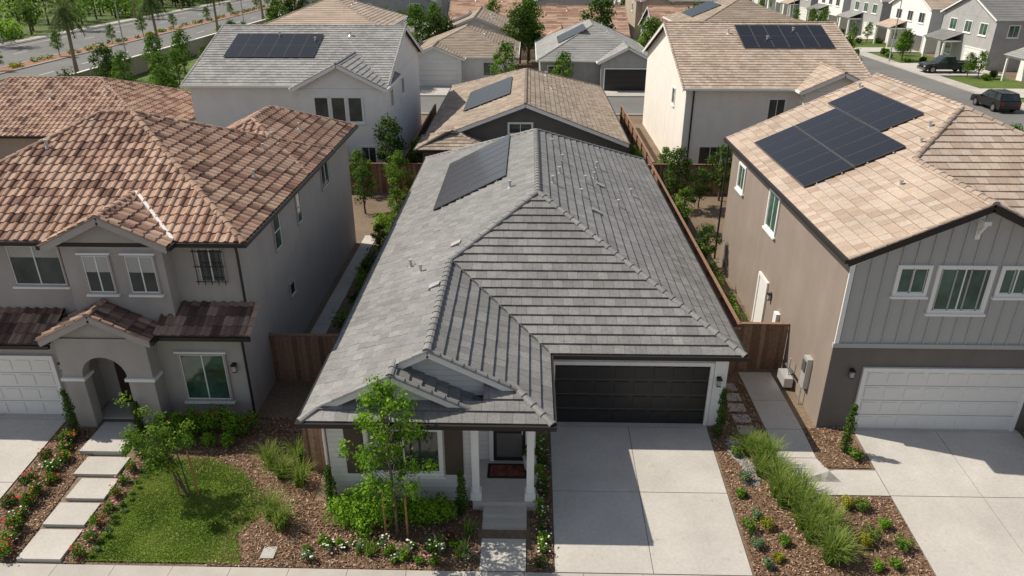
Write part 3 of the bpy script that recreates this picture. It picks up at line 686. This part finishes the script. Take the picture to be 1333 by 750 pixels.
for i,(xa,xb,ya,yb2) in enumerate(((-13.1,-11.95,13.75,14.8),(-13.1,-11.95,14.9,15.75),(-13.0,-11.9,15.85,16.7),(-13.3,-12.0,16.8,17.6),(-13.6,-12.3,17.7,19.2))):
    z=zg(yb2)+.03
    q.box(xa,xb,ya,yb2,z-.3,z,CONC)
q.build("stepped_walkway"); q=MB(); q.box(-14.0,-11.9,19.4,20.3,-.2,.05,CONC); q.build("entry_slab")
q=MB()
def pathseg(P,n=1,z=.025):
    top=[(a,b,zg(b)+z) for a,b in P]; q.face(top,CONC)
    for k in range(len(P)):
        a,b=top[k],top[(k+1)%len(P)]; q.face([a,b,(b[0],b[1],b[2]-.12),(a[0],a[1],a[2]-.12)],CONC)
pathseg([(7.65,19.3),(8.8,19.3),(8.8,20.9),(7.65,20.9)]); pathseg([(7.65,20.92),(8.8,20.92),(8.8,22.7),(7.65,22.7)]); pathseg([(7.65,18.0),(8.8,18.0),(8.8,19.28),(7.65,19.28)])
pathseg([(7.85,17.0),(9.2,17.0),(8.8,17.98),(7.65,17.98)])
pathseg([(7.85,16.98),(8.4,16.5),(10.38,16.5),(10.38,17.5),(9.2,17.5),(9.0,17.45)])
q.build("side_walkway")
q=MB()
for i in range(5): q.box(6.75,7.3,19.0+i*.62,19.45+i*.62,-.05,.03,CONC2)
q.build("stepping_stones")
slabs("side_path",-8.6,-7.95,22,36,1,7); slabs("driveway",7.6,12.8,75.3,78.7,2,1); slabs("driveway",-12.6,-7.3,75.3,81,2,2)
slabs("driveway",46.3,55.4,88.6,98.3,2,3,lift=.14); slabs("driveway",46.3,55.4,109,114,2,1,lift=.14); slabs("driveway",46.3,55.4,124.5,129.5,2,1,lift=.14); slabs("driveway",46.3,55.4,75,80,2,1,lift=.14)
slabs("back_patio",-4,4,41.2,42.6,3,1)

# mulch + chips
BEDS=[(-7.2,-1.25,13.72,16.0),(.15,.74,13.72,18.9),(5.84,10.36,13.72,16.45),(5.84,7.6,16.45,22.0),(-14.8,-13.2,13.72,18.9),(-11.85,-7.2,17.0,19.55),(-8.2,-6.0,13.72,19.0),(8.85,10.3,17.6,19.4),(-11.9,-11.35,13.72,17.5),(15.7,20,13.72,19.4)]
q=MB()
for i,(a,b,c,d_) in enumerate(BEDS):
    z=.004+.0015*i; d1=min(d_,19.3)
    q.face([(a,c,zg(c)+z),(b,c,zg(c)+z),(b,d1,zg(d1)+z),(a,d1,zg(d1)+z)],MULCHB)
    if d_>19.3: q.face([(a,19.3,z),(b,19.3,z),(b,d_,z),(a,d_,z)],MULCHB)
for a,b,c,d_ in BEDS:
    for i in range(int((b-a)*(d_-c)*400)):
        x=U(a,b);y=U(c,d_);z=zg(y)+.015+U(0,.02); an=U(0,6.28);l=U(.012,.042);wd=U(.007,.017)
        ca,sa=math.cos(an),math.sin(an); tz=U(-.015,.015)
        q.face([(x-ca*l-sa*wd,y-sa*l+ca*wd,z-tz),(x+ca*l-sa*wd,y+sa*l+ca*wd,z+tz),(x+ca*l+sa*wd,y+sa*l-ca*wd,z+tz+.008),(x-ca*l+sa*wd,y-sa*l-ca*wd,z-tz+.008)],CHIP,rnd.random()**1.5)
q.build("bark_mulch")
q=MB()
for i in range(800):
    t=rnd.random(); x=6.55+U(-.2,.22)+.15*math.sin(t*6); y=16.8+t*2.0; z=zg(y)+.02; r=U(.02,.05)
    an=U(0,1.5); P=[(x+r*math.cos(an+k*1.257),y+r*math.sin(an+k*1.257),z) for k in range(5)]
    T=(x,y,z+r*.7); tt=rnd.random()
    for k in range(5): q.face([P[k],P[(k+1)%5],T],ROCK,tt)
q.build("river_rock_bed")
# lawn
LP=[(-11.35,13.8),(-7.3,13.8),(-7.75,14.7),(-7.3,15.5),(-7.6,16.3),(-8.4,17.1),(-9.5,17.6),(-10.7,17.55),(-11.35,17.1)]
def inpoly(x,y,P):
    c=False
    for i in range(len(P)):
        (xa,ya),(xb,yb2)=P[i],P[i-1]
        if (ya>y)!=(yb2>y) and x<(xb-xa)*(y-ya)/(yb2-ya)+xa: c=not c
    return c
q=MB(); q.face([(a,b,zg(b)+.028) for a,b in LP],TURF)
cnt=0
while cnt<42000:
    x=U(-11.5,-7.15);y=U(13.76,17.8)
    if not inpoly(x+U(-.1,.1),y+U(-.1,.1),LP): continue
    cnt+=1; z=zg(y)+.025; an=U(0,6.28); l=U(.008,.016); h=U(.02,.055); lx=U(-.03,.03);ly=U(-.03,.03)
    pt=.55+.3*math.sin(x*2.1+y*1.3)*math.sin(y*2.7-x)+U(-.35,.35)
    q.face([(x-l*math.cos(an),y-l*math.sin(an),z),(x+l*math.cos(an),y+l*math.sin(an),z),(x+lx,y+ly,z+h)],BLADE,max(0,min(1,pt)))
q.build("front_lawn")

# ------------------------------------------------------------ fences
def fence(x0,y0,x1,y1,h=1.83,z=None):
    q=MB(); p=Vector((x0,y0,0));e=Vector((x1,y1,0)); L=(e-p).length; d=(e-p)/L; n=Vector((-d.y,d.x,0))
    k=int(L/.145)
    for i in range(k):
        a=p+d*(i*L/k+.004); b=p+d*((i+1)*L/k-.004); zb=zg((a.y+b.y)/2) ; off=n*U(-.004,.004)
        hh=h+U(-.015,.015)
        P=[a+off-n*.01,b+off-n*.01,b+off+n*.01,a+off+n*.01]
        bot=[Vector((v.x,v.y,zb-.1)) for v in P]; top=[Vector((v.x,v.y,zb+hh)) for v in P]; t=rnd.random()
        q.face(top,FENCE,t)
        for j in range(4): q.face([bot[j],bot[(j+1)%4],top[(j+1)%4],top[j]],FENCE,t)
    for i in range(int(L/2.4)+1):
        a=p+d*min(L,i*2.4)+n*.06; q.box(a.x-.045,a.x+.045,a.y-.045,a.y+.045,zg(a.y)-.1,zg(a.y)+h+.06,FENCE,.4)
    a=p+n*.035;b=e+n*.035
    for zz in (.35,h-.25): q.beam((a.x,a.y,zg(a.y)+zz),(b.x,b.y,zg(b.y)+zz),.04,.09,FENCE,.5)
    q.beam((p.x,p.y,zg(p.y)+h+.03),(e.x,e.y,zg(e.y)+h+.03),.14,.035,FENCE,.6)
    q.build("wooden_fence")
fence(-6.35,17.2,-6.35,19.3); fence(-6.35,19.3,-6.35,43); fence(-8.85,21.8,-6.4,21.8); fence(-6.3,17.2,-5.42,17.2)
fence(7.5,22.9,7.5,43.5); fence(6.2,22.6,7.45,22.6); fence(7.55,23,9.28,23); fence(-8.5,43.4,7.5,43.4) ; fence(-22,43.4,-8.6,43.4); fence(7.6,43.6,22,43.6)
fence(7.7,44,7.7,62); fence(-7.8,44,-7.8,62); fence(22.5,22,22.5,44)

# ------------------------------------------------------------ vegetation
def leafcloud(mb,c,r,n,size,m,shell=.55,tbase=None,flat=.0):
    for i in range(n):
        while True:
            v=Vector((U(-1,1),U(-1,1),U(-1,1)))
            if .02<v.length<=1: break
        rr=shell+(1-shell)*rnd.random(); v=v.normalized()*(rr if rnd.random()<.8 else rnd.random())
        p=Vector((c[0]+v.x*r[0],c[1]+v.y*r[1],c[2]+v.z*r[2]))
        nn=(v.normalized()+Vector((U(-1,1),U(-1,1),U(-.6,1)))*.9).normalized()
        a=nn.cross(Vector((U(-1,1),U(-1,1),U(-1,1)))); 
        if a.length<1e-3: continue
        a.normalize(); b=nn.cross(a); s1=size*U(.6,1.3); s2=s1*U(.45,.7)
        t=(tbase if tbase is not None else .5)+U(-.3,.3)+.15*v.z
        mb.face([p-a*s1,p+b*s2,p+a*s1,p-b*s2],m,max(0,min(1,t)))
def shrub(name,x,y,r,h,m,n=500,size=.05,fl=None,nf=0,z=None,lumps=5):
    q=MB(); z=zg(y) if z is None else z
    q.tube([(0,0,-.05),(0,0,h*.5)],[.03,.015],BARK,5)
    for i in range(lumps):
        a=6.28*i/lumps+U(-.4,.4); rr=r*U(.3,.6)
        leafcloud(q,(math.cos(a)*rr,math.sin(a)*rr,h*U(.4,.62)),(r*U(.42,.62),r*U(.42,.62),h*U(.34,.5)),n//(lumps+1),size,m,tbase=U(.35,.65))
    leafcloud(q,(0,0,h*.6),(r*.6,r*.6,h*.45),n//(lumps+1),size,m)
    for i in range(nf):
        a=U(0,6.28);rr=r*math.sqrt(rnd.random()); p=Vector((math.cos(a)*rr,math.sin(a)*rr,h*U(.55,1.08))); s1=U(.018,.038)
        for kk in range(2):
            b=Vector((U(-1,1),U(-1,1),U(-.3,.3))).normalized(); c=Vector((0,0,1)).cross(b); 
            if c.length<.01: continue
            c.normalize(); q.face([p-b*s1,p+c*s1,p+b*s1,p-c*s1],fl)
    o=q.build(name,loc=(x,y,z)); return o
def cypress(x,y,h=1.7,r=.2):
    q=MB(); q.tube([(0,0,-.05),(0,0,h*.8)],[.04,.01],BARK,6)
    n=9
    for i in range(n):
        f=i/(n-1); rr=r*(1.0-.55*abs(f-.35)**1.3*1.6)*U(.9,1.1)
        leafcloud(q,(U(-.03,.03),U(-.03,.03),h*(.08+.86*f)),(rr,rr,h*.09),150,.035,LEAFD,tbase=U(.4,.75))
    q.build("columnar_cypress",loc=(x,y,zg(y)))
def clump(x,y,h=.8,n=90,sp=.5,m=LEAFG,z=None,name="ornamental_grass",w=.013):
    q=MB()
    for i in range(n):
        a=U(0,6.28); L=h*U(.6,1.15); out=sp*U(.2,1); bx,by=U(-.14,.14),U(-.14,.14); dx,dy=math.cos(a),math.sin(a); t=rnd.random(); pv=None
        for k in range(5):
            f=k/4; px=bx+dx*out*f**1.6; py=by+dy*out*f**1.6; pz=L*(f-.35*f**3*(out/sp)); ww=w*(1-f*.85)
            l=(px-dy*ww,py+dx*ww,pz); r_=(px+dy*ww,py-dx*ww,pz)
            if pv: q.face([pv[0],pv[1],r_,l],m,min(1,t*.6+f*.4))
            pv=(l,r_)
    q.build(name,loc=(x,y,zg(y) if z is None else z))
def tree_mesh(name,h,th,rad,ncl,nleaf,ls,lm,clr=.45,bark=BARK,tr=.08):
    q=MB(); q.tube([(0,0,-.1),(U(-.05,.05),U(-.05,.05),th*.6),(U(-.1,.1),U(-.1,.1),th),(0,0,h*.8)],[tr,tr*.8,tr*.65,tr*.15],bark,7)
    for i in range(ncl):
        f=(i+.5)/ncl; a=i*2.4+U(-.4,.4); zz=th+(h-th)*(.1+.85*f); prof=math.sin(math.pi*min(1,(.18+.8*f)))**.7
        rr=rad*prof*U(.35,.75); c=Vector((math.cos(a)*rr,math.sin(a)*rr,zz))
        q.tube([(0,0,max(th*.7,zz-(h-th)*.3)),tuple(c*.6+Vector((0,0,zz*.4-.05))),tuple(c)],[tr*.4,tr*.25,tr*.08],bark,5,cap=False)
        k=rad*clr*U(.7,1.2)
        leafcloud(q,c,(k,k,k*U(.7,1.0)),nleaf//ncl,ls,lm,shell=.35,tbase=U(.25,.75))
    return q.mesh(name)
def inst(me,name,x,y,z=0,s=1,r=None):
    o=bpy.data.objects.new(name,me); COL.objects.link(o); o.location=(x,y,z); o.scale=(s,s,s*U(.92,1.08)); o.rotation_euler=(0,0,U(0,6.28) if r is None else r); return o
# front yard tree (main)
q=MB()
q.tube([(0,0,-.1),(.02,0,1.2),(-.03,0,2.4),(-.1,.05,3.6),(-.05,0,4.7)],[.04,.035,.028,.018,.006],BARK,7)
for i in range(36):
    f=(i+.5)/36; a=i*2.4+U(-.3,.3); zz=1.2+3.35*f; rr=(1.15*math.sin(math.pi*(.22+.72*f)))*U(.45,1.0)
    c=Vector((math.cos(a)*rr-.05,math.sin(a)*rr,zz+.25)); q.tube([(-.03,0,zz-.35),tuple(c*.5+Vector((0,0,zz*.5-.15))),tuple(c)],[.012,.009,.003],BARK,4,cap=False)
    leafcloud(q,c,(.27,.27,.32),95,.05,LEAFB,shell=.2,tbase=U(.25,.7)); leafcloud(q,c*.6+Vector((0,0,zz*.4)),(.24,.24,.24),45,.05,LEAF1,shell=.2)
for a in (-.3,.28): q.tube([(a,0,-.1),(a,0,1.5)],[.03,.03],STAKE,6); q.beam((a,0,1.35),(0,0,1.35),.02,.03,BRONZE)
q.build("staked_young_tree",loc=(-3.4,14.75,zg(14.75)))
# lawn tree
q=MB()
for (bx,tx,ty,hh) in ((0,-1.0,.2,2.7),(.06,-.2,0,2.4),(.0,-.6,-.2,2.5),(.0,-.9,-.1,1.9)):
    q.tube([(bx,0,-.1),(bx+tx*.3,ty*.3,hh*.45),(bx+tx,ty,hh)],[.03,.022,.006],BARK,6)
    for i in range(10):
        f=.4+.6*i/9; c=Vector((bx+tx*f+U(-.45,.45),ty*f+U(-.45,.45),hh*f+U(-.05,.25))); leafcloud(q,c,(.26,.26,.23),85,.045,LEAF1,shell=.2,tbase=U(.3,.8))
for a in (-.25,.3): q.tube([(a,0,-.1),(a-.05,0,1.6)],[.028,.028],STAKE,6)
q.build("staked_young_tree",loc=(-9.6,16.1,zg(16.1)))
for x,y,r,h in ((-4.95,15.25,.6,.85),(-4.3,15.0,.6,.85),(-3.7,15.35,.6,.9),(-2.9,15.2,.62,.9),(-2.3,15.35,.5,.8),(-4.6,15.6,.5,.9)): shrub("rounded_shrub",x,y,r,h,LEAFB,1500,.038)
cypress(-5.35,15.7,1.5,.19); cypress(-1.75,15.55,1.55,.18); cypress(6.05,18.95,1.75,.2); cypress(9.75,18.3,1.75,.2); cypress(-14.2,18.6,1.7,.2); cypress(-12.15,18.7,1.2,.17)
for i in range(30):
    x=-5.7+i*.145; shrub("flowering_perennial",x+U(-.1,.1),U(13.9,14.6),U(.13,.26),U(.16,.38),[LEAF1,LEAFS,LEAFB,LEAF1][i%4],260,.03,[FLW,FLW,FLP][i%3],[0,9,4][i%3],lumps=3)
for i in range(12):
    shrub("flowering_perennial",.45+U(-.1,.1),13.9+i*.4,.24,U(.3,.5),[LEAFD,LEAF1,LEAFB][i%3],320,.032,[FLP,FLW,FLW][i%3],8,lumps=3)
for x,y in ((-2.3,14.35),(-1.6,14.2),(-1.5,14.9),(-4.0,14.2)): clump(x,y,.5,70,.3)
shrub("red_leaf_shrub",-2.0,14.6,.2,.35,REDL,220,.04,lumps=3)
for x,y in ((-7.1,16.9),(-6.8,17.5),(-7.6,17.3),(-7.0,15.4),(-6.6,15.0),(-6.5,16.6)): clump(x,y,.95,170,.6)
for i in range(7): shrub("hedge_shrub",-11.3+i*.42,18.75+U(-.15,.15),.42,U(.8,1.05),[LEAF1,LEAFB][i%2],950,.04,FLR,7)
for i in range(4): shrub("hedge_shrub",-11.0+i*.6,18.15,.26,.5,LEAFB,380,.04,lumps=4)
for i in range(11): 
    y=13.9+i*.44; shrub("rose_bush",-13.65-.05*i+U(-.15,.15),y,U(.22,.34),U(.3,.55),LEAF1,480,.036,[FLR,FLP,FLR,FLW][i%4],14)
    if i%2==0 and i>2: shrub("rose_bush",-14.4+U(-.1,.1),y,.28,U(.3,.45),LEAFD,320,.036,FLR,10)
for i in range(8): shrub("rose_bush",-11.6+U(-.08,.08),13.95+i*.52,U(.17,.27),U(.25,.42),LEAF1,280,.032,[FLR,FLP][i%2],6,lumps=3)
for i in range(16): shrub("edging_plant",-11.25+U(-.05,.05)+.12*(i%2),13.9+i*.22,U(.08,.14),U(.1,.2),[LEAF1,LEAFS,LEAFD][i%3],90,.03,lumps=2)
for x,y in ((6.9,18.2),(7.2,17.7),(7.0,17.3),(7.4,17.0),(7.3,16.5),(7.7,16.1),(7.5,15.7),(7.9,15.3),(7.65,14.9),(8.0,14.6),(7.85,14.2),(7.3,16.1),(8.1,15.0),(7.0,17.9),(7.4,15.3),(8.25,14.25),(8.15,15.6),(7.75,16.55)):
    clump(x+U(-.14,.14),y,U(.85,1.15),200,.66)
for x,y,m in ((6.15,14.6,LEAFS),(6.4,15.6,LEAFS),(6.3,13.95,LEAFS),(6.5,14.2,LEAFY),(6.6,15.3,LEAFY),(8.9,16.1,LEAFY),(8.9,14.7,LEAFY),(9.4,16.0,LEAF1),(9.3,15.0,LEAF1),(9.45,14.1,LEAF1),(9.0,13.9,LEAFB),(6.2,16.4,LEAF1),(6.35,17.0,LEAFS),(9.7,15.3,LEAFB),(6.9,14.8,LEAF1),(6.1,15.2,LEAF1),(9.9,14.6,LEAF1),(9.9,18.0,LEAF1),(6.4,18.0,LEAF1)):
    r_=U(.18,.32); shrub("low_shrub",x+U(-.1,.1),y+U(-.1,.1),r_,r_*U(1.1,1.6),m,400,.032,lumps=3)
for i in range(3): clump(16.1+i*.5,16.6+i*.9,.7,90,.45)
clump(16,18.4,.8,100,.5)
for i in range(4): shrub("hedge_shrub",16.0+i*.7,18.9,.4,.8,LEAF1,500,.05)
q=MB(); q.tube([(0,0,0),(0,0,.05),(0,0,.38),(0,0,.42)],[.13,.15,.2,.21],POT,12); leafcloud(q,(0,0,.65),(.22,.22,.25),160,.05,LEAFD); q.build("potted_plant",loc=(.12,17.2,0))
q=MB(); q.box(-1.1,.05,16.75,17.4,.003,.016,RUGB); q.box(-1.02,-.03,16.83,17.32,.0165,.02,RUG); q.build("door_mat")
q=MB(); q.box(-6.85,-6.5,13.95,14.35,-.5,-.37,CONC2); q.box(-6.8,-6.55,14.0,14.3,-.37,-.366,BLIND); q.build("utility_box_cover")
q=MB()
for i in range(260):
    x=rnd.choice((U(.8,5.7),U(10.5,15.5),U(-19,-15),U(7.8,8.7))); y=U(13.9,19.2) if x<7 or x>9 else U(18,22.5); s1=U(.012,.03); an=U(0,6.28); z=zg(y)+.032
    q.face([(x-s1*math.cos(an),y-s1*math.sin(an),z),(x+s1*.5*math.sin(an),y-s1*.5*math.cos(an),z+.004),(x+s1*math.cos(an),y+s1*math.sin(an),z)],CHIP,rnd.random())
q.build("fallen_leaves")
# side yards
T_mid=tree_mesh("garden_tree",3.2,.9,1.0,12,2200,.065,LEAF1); T_dk=tree_mesh("garden_tree_dark",3.6,.9,1.1,13,2400,.07,LEAFD); T_far=tree_mesh("street_tree",6,1.6,2.0,14,1600,.15,LEAF1,tr=.13); T_fard=tree_mesh("street_tree_dark",7,1.8,2.6,14,1700,.19,LEAFD,tr=.16)
for i in range(24):
    y=23.5+i*.8; shrub("side_yard_shrub",-6.95+U(-.3,.1),y,U(.35,.55),U(.5,1.6),[LEAF1,LEAFD,LEAFB,LEAF1][i%4],420,.05,FLR if i%5==0 else None,5 if i%5==0 else 0,z=0,lumps=4)
    shrub("side_yard_shrub",7.98+U(-.15,.25),y,U(.32,.5),U(.7,1.9),[LEAFD,LEAF1,LEAFB,LEAFD][i%4],450,.05,z=0,lumps=4)
for x,y,s_ in ((-7.6,41.5,1.0),(-8.6,44.5,1.2),(-10.3,43.0,.9),(-7.2,38.0,.65),(-7.0,45.5,.9),(-12.5,44.2,1.0),(-16,44,1.0),(-19,44.6,1.0),(-7.3,33.5,.5),(-9.3,39.5,.8),(-7.2,29.5,.45)): inst(T_mid if rnd.random()<.65 else T_dk,"garden_tree",x,y,0,s_)
for x,y,s_ in ((8.3,37,.75),(8.5,40.5,.95),(11.5,42.3,1.0),(13.3,43,.85),(8.4,32,.65),(15.5,42.5,1.0),(8.6,45.0,.85),(18,42.8,1.0),(6.8,46.5,.7),(10,41,.7)): inst(T_dk if rnd.random()<.4 else T_mid,"garden_tree",x,y,0,s_)
shrub("topiary_shrub",-7.7,36.5,.6,1.1,LEAFB,900,.06,z=0)
for x,y,s_ in ((-2.4,77.5,.85),(3.6,78.3,.7),(-.2,98,1.0),(15,79,.9),(-15,80,1.0),(14.9,96,1.0),(-14.6,99,1.1),(-14.5,78,.8),(0,100,1.2),(-24,64,1),(-22,77,.9),(32,78,.9)): inst(T_far,"street_tree",x,y,0,s_)
for i in range(26): inst(T_far if i%3 else T_fard,"street_tree",U(-45.5,-31),62+i*2.4,0,U(.45,.8))
for i in range(70):
    ya=[99,121,142,164,188,212][i%6]; inst(T_far if i%2 else T_fard,"street_tree",U(-46,33),ya+U(-1.5,1.5),0,U(.6,1.1))
for i in range(16): inst(T_far,"street_tree",51+U(-2,2),[71,87.5,101.5,106.3,121,136.5,152.5,169,187,205][i%10]+U(-.5,.5),0,U(.4,.7))
for i in range(14): shrub("street_shrub",U(48.5,54.5),[86,87,100,101,104,106,107,119,120,121,73,72,71,134][i],U(.5,.8),U(.6,1.1),[LEAF1,LEAFD][i%2],350,.12,z=0)
for x,y in ((28,56),(31,62),(26,64),(33,50)): inst(T_far,"street_tree",x,y,0,.5)
sheet("verge_grass",22.6,35.6,44,66,.004,VERGE)
# palms
def palm_mesh(h):
    q=MB(); q.tube([(0,0,-.1),(.05,0,h*.3),(.12,.05,h*.7),(.1,0,h)],[.3,.2,.17,.2],PALMB,9)
    for i in range(40):
        az=i*2.4; el=math.radians(75-115*(i/40)); L=U(2.7,3.3); p=Vector((.1,0,h)); d=Vector((math.cos(az)*math.cos(el),math.sin(az)*math.cos(el),math.sin(el))); t=rnd.random()*.7+.2 if i<32 else 0
        sd=Vector((-math.sin(az),math.cos(az),0)); prev=p
        for k in range(8):
            d=(d+Vector((0,0,-.17))).normalized(); nx=prev+d*L/8; wd=.55*math.sin(math.pi*(k+1.2)/10)
            q.face([prev-sd*.03,prev+sd*.03,nx+sd*.03,nx-sd*.03],LEAFP,t)
            for sg in (-1,1):
                for mm in (0,.5):
                    b=prev+(nx-prev)*mm; e=b+sd*sg*wd+d*.22+Vector((0,0,-.16)); q.face([b,b+d*.12,e],LEAFP,t)
            prev=nx
    return q.mesh("palm")
PM=palm_mesh(7.2)
for i,y in enumerate((62,84,105,126,148,170,192,215)): inst(PM,"palm_tree",-51.3+U(-.3,.3),y,0,U(.95,1.1))
for y in (70,92,113,135,158,180): inst(PM,"palm_tree",-81.2,y,0,U(.9,1.1))
for i in range(14): inst(T_far,"median_tree",-64.1,75+i*13+U(-3,3),.1,U(.35,.55))
q=MB()
for i in range(150):
    y=U(60,260); leafcloud(q,(-64.1+U(-.8,.8),y,.35),(.5,.6,.35),26,.16,[LEAF1,LEAFD,LEAFY][i%3])
q.build("median_planting")
q=MB()
for i in range(230):
    x=-84-abs(rnd.gauss(0,1))*13; y=U(62,300); r=U(1.8,3.8); h=U(3,9) if x<-88 else U(1.2,4)
    q.tube([(x,y,0),(x,y,h)],[.2,.1],BARK,5,cap=False)
    leafcloud(q,(x,y,h),(r,r,r*.85),200,.36,[LEAF1,LEAFD,LEAFB,LEAF1][i%4],shell=.5,tbase=U(.3,.7))
q.build("distant_tree_belt")
q=MB()
for i in range(200):
    y=60+i*1.1; leafcloud(q,(-47.6+U(-.2,.2),y,.5),(.6,.8,.6),30,.16,[LEAF1,LEAFD][i%2])
q.build("roadside_hedge")
q=MB()
for i in range(120):
    x=U(-46,100);y=U(236,300); r=U(2,4); leafcloud(q,(x,y,r*1.2),(r,r,r),110,.5,[LEAF1,LEAFD][i%2])
q.build("distant_trees")
def lamp(x,y,sg):
    q=MB(); q.tube([(0,0,0),(0,0,.4),(0,0,7.5)],[.16,.1,.06],STUC_GR,8); q.tube([(0,0,7.5),(sg*.6,0,7.9),(sg*1.6,0,8.0)],[.05,.045,.04],STUC_GR,6); q.box(min(sg*1.4,sg*2.1),max(sg*1.4,sg*2.1),-.14,.14,7.93,8.06,STUC_GR)
    q.build("street_lamp",loc=(x,y,0))
for y in (95,137,181): lamp(-51,y,-1)
lamp(47,100,-1); lamp(47,140,-1); lamp(-80.5,115,1)

# ------------------------------------------------------------ vehicles
def cyl_y(q,x,y,z,r,w,m,n=18):
    q.tube([(x,y-w/2,z),(x,y+w/2,z)],[r,r],m,n)
def vehicle(name,paint,kind,loc,rot):
    q=MB(); L=4.8 if kind=='suv' else 5.8; hw=.95; wr=.38 if kind=='suv' else .42; xf=L/2-.95; xr=-L/2+(.95 if kind=='suv' else 1.25)
    zb=.3; belt=1.05 if kind=='suv' else 1.12
    prof=[(-L/2,zb+.15),(-L/2,belt-.05),(-L/2+.1,belt)]
    prof+=[(L/2-1.35,belt),(L/2-.3,belt-.1),(L/2-.03,belt-.25),(L/2,zb+.12),(L/2-.1,zb)]
    def arch(xc): return [(xc+(wr+.08)*math.cos(a),max(zb,wr+(wr+.08)*math.sin(a))) for a in [math.radians(d) for d in range(0,181,20)]]
    prof+=arch(xf)+arch(xr)+[(-L/2+.1,zb)]
    for y in (-hw,hw): q.face([(a,y,b) for a,b in prof],paint)
    for i in range(len(prof)):
        a,b=prof[i],prof[(i+1)%len(prof)]; q.face([(a[0],-hw,a[1]),(b[0],-hw,b[1]),(b[0],hw,b[1]),(a[0],hw,a[1])],paint)
    if kind=='suv': bx=(-L/2+.08,L/2-1.3);tx=(-L/2+.4,L/2-2.15);zt=1.72
    else: bx=(-.75,L/2-1.4);tx=(-.5,L/2-2.25);zt=1.85
    bl=[Vector((bx[i],sg*(hw-.04),belt-.005)) for i,sg in ((0,-1),(1,-1),(1,1),(0,1))]; tp=[Vector((tx[i],sg*(hw-.2),zt)) for i,sg in ((0,-1),(1,-1),(1,1),(0,1))]
    q.face(tp,paint)
    for i in range(4):
        j=(i+1)%4; P=[bl[i],bl[j],tp[j],tp[i]]; q.face(P,paint); c=sum(P,Vector())/4; n=(P[1]-P[0]).cross(P[3]-P[0]).normalized()
        segs=((.04,.34),(.37,.66),(.69,.94)) if i in (0,2) and kind=='suv' else (((.05,.48),(.52,.93)) if i in (0,2) else ((.06,.94),))
        for s0,s1 in segs:
            def pt(a,b): return P[0]*(1-a)*(1-b)+P[1]*a*(1-b)+P[2]*a*b+P[3]*(1-a)*b
            Q=[pt(s0,.12),pt(s1,.12),pt(s1,.88),pt(s0,.88)]
            if n.dot(c-Vector((c.x*.5 if i in(1,3) else c.x,0,1.3)))<0: nn=-n
            else: nn=n
            q.face([v+nn*.012 for v in Q],GLASS)
    if kind=='truck':
        q.box(-L/2+.12,-.85,-hw+.1,hw-.1,belt+.002,belt+.012,TYRE)
        for y in (-hw+.05,hw-.05): q.box(-L/2+.02,-.8,y-.05,y+.05,belt,belt+.12,paint)
        q.box(-L/2,-L/2+.1,-hw,hw,belt-.02,belt+.12,paint)
    else:
        for y in (-.6,.6): q.box(tx[0]+.1,tx[1]-.1,y-.02,y+.02,zt+.02,zt+.07,RIM)
    for xx in (xf,xr):
        for y in (-hw+.09,hw-.09): cyl_y(q,xx,y,wr,wr,.24,TYRE); cyl_y(q,xx,y,wr,wr*.62,.26,RIM,12)
    for y in (-hw+.2,hw-.2):
        q.box(L/2-.18,L/2+.01,y-.18,y+.18,belt-.42,belt-.27,BLIND); q.box(-L/2-.012,-L/2+.05,y-.12,y+.12,belt-.35,belt-.08,LAMPR)
    q.box(L/2-.03,L/2+.02,-.5,.5,belt-.5,belt-.28,TYRE); q.box(L/2-.05,L/2+.06,-hw+.05,hw-.05,zb+.08,zb+.26,RIM if kind=='truck' else paint); q.box(-L/2-.06,-L/2+.05,-hw+.05,hw-.05,zb+.1,zb+.28,RIM if kind=='truck' else paint)
    for y in (-hw-.1,hw+.1): q.box(bx[1]-.55,bx[1]-.4,y-.09,y+.09,belt,belt+.16,paint)
    o=q.build(name,loc=loc); o.rotation_euler=(0,0,math.radians(rot)); return o
vehicle("parked_suv",CARBLK,'suv',(43.6,70.2,.02),90)
vehicle("parked_pickup_truck",CARGRY,'truck',(49.6,91,.14),180)

# ------------------------------------------------------------ light, camera
SUN=Vector((-2.6,.8,3.15)).normalized()
el=math.asin(SUN.z); az=math.atan2(SUN.x,SUN.y)
w=bpy.data.worlds.new("World"); scene.world=w; w.use_nodes=True
nt=w.node_tree; sk=nt.nodes.new("ShaderNodeTexSky"); sk.sky_type='NISHITA'; sk.sun_disc=False; sk.sun_elevation=el; sk.sun_rotation=az
hs=nt.nodes.new("ShaderNodeHueSaturation"); hs.inputs["Saturation"].default_value=.62
bg=nt.nodes["Background"]; bg.inputs[1].default_value=.105; nt.links.new(sk.outputs[0],hs.inputs["Color"]); nt.links.new(hs.outputs[0],bg.inputs[0])
l=bpy.data.lights.new("sun",'SUN'); l.energy=5.0; l.angle=math.radians(.5); l.color=(1,.92,.8)
lo=bpy.data.objects.new("sun",l); COL.objects.link(lo); lo.rotation_euler=SUN.to_track_quat('Z','Y').to_euler(); lo.location=(-30,10,40)
cam=bpy.data.cameras.new("camera"); co=bpy.data.objects.new("camera",cam); COL.objects.link(co)
cam.sensor_width=36; cam.lens=25.66; cam.clip_end=3000; cam.clip_start=.1
co.location=(0,0,14); co.rotation_euler=(math.radians(90-25.25),0,math.radians(1.3))
scene.camera=co
scene.view_settings.view_transform='Standard'; scene.view_settings.look='None'; scene.view_settings.exposure=0
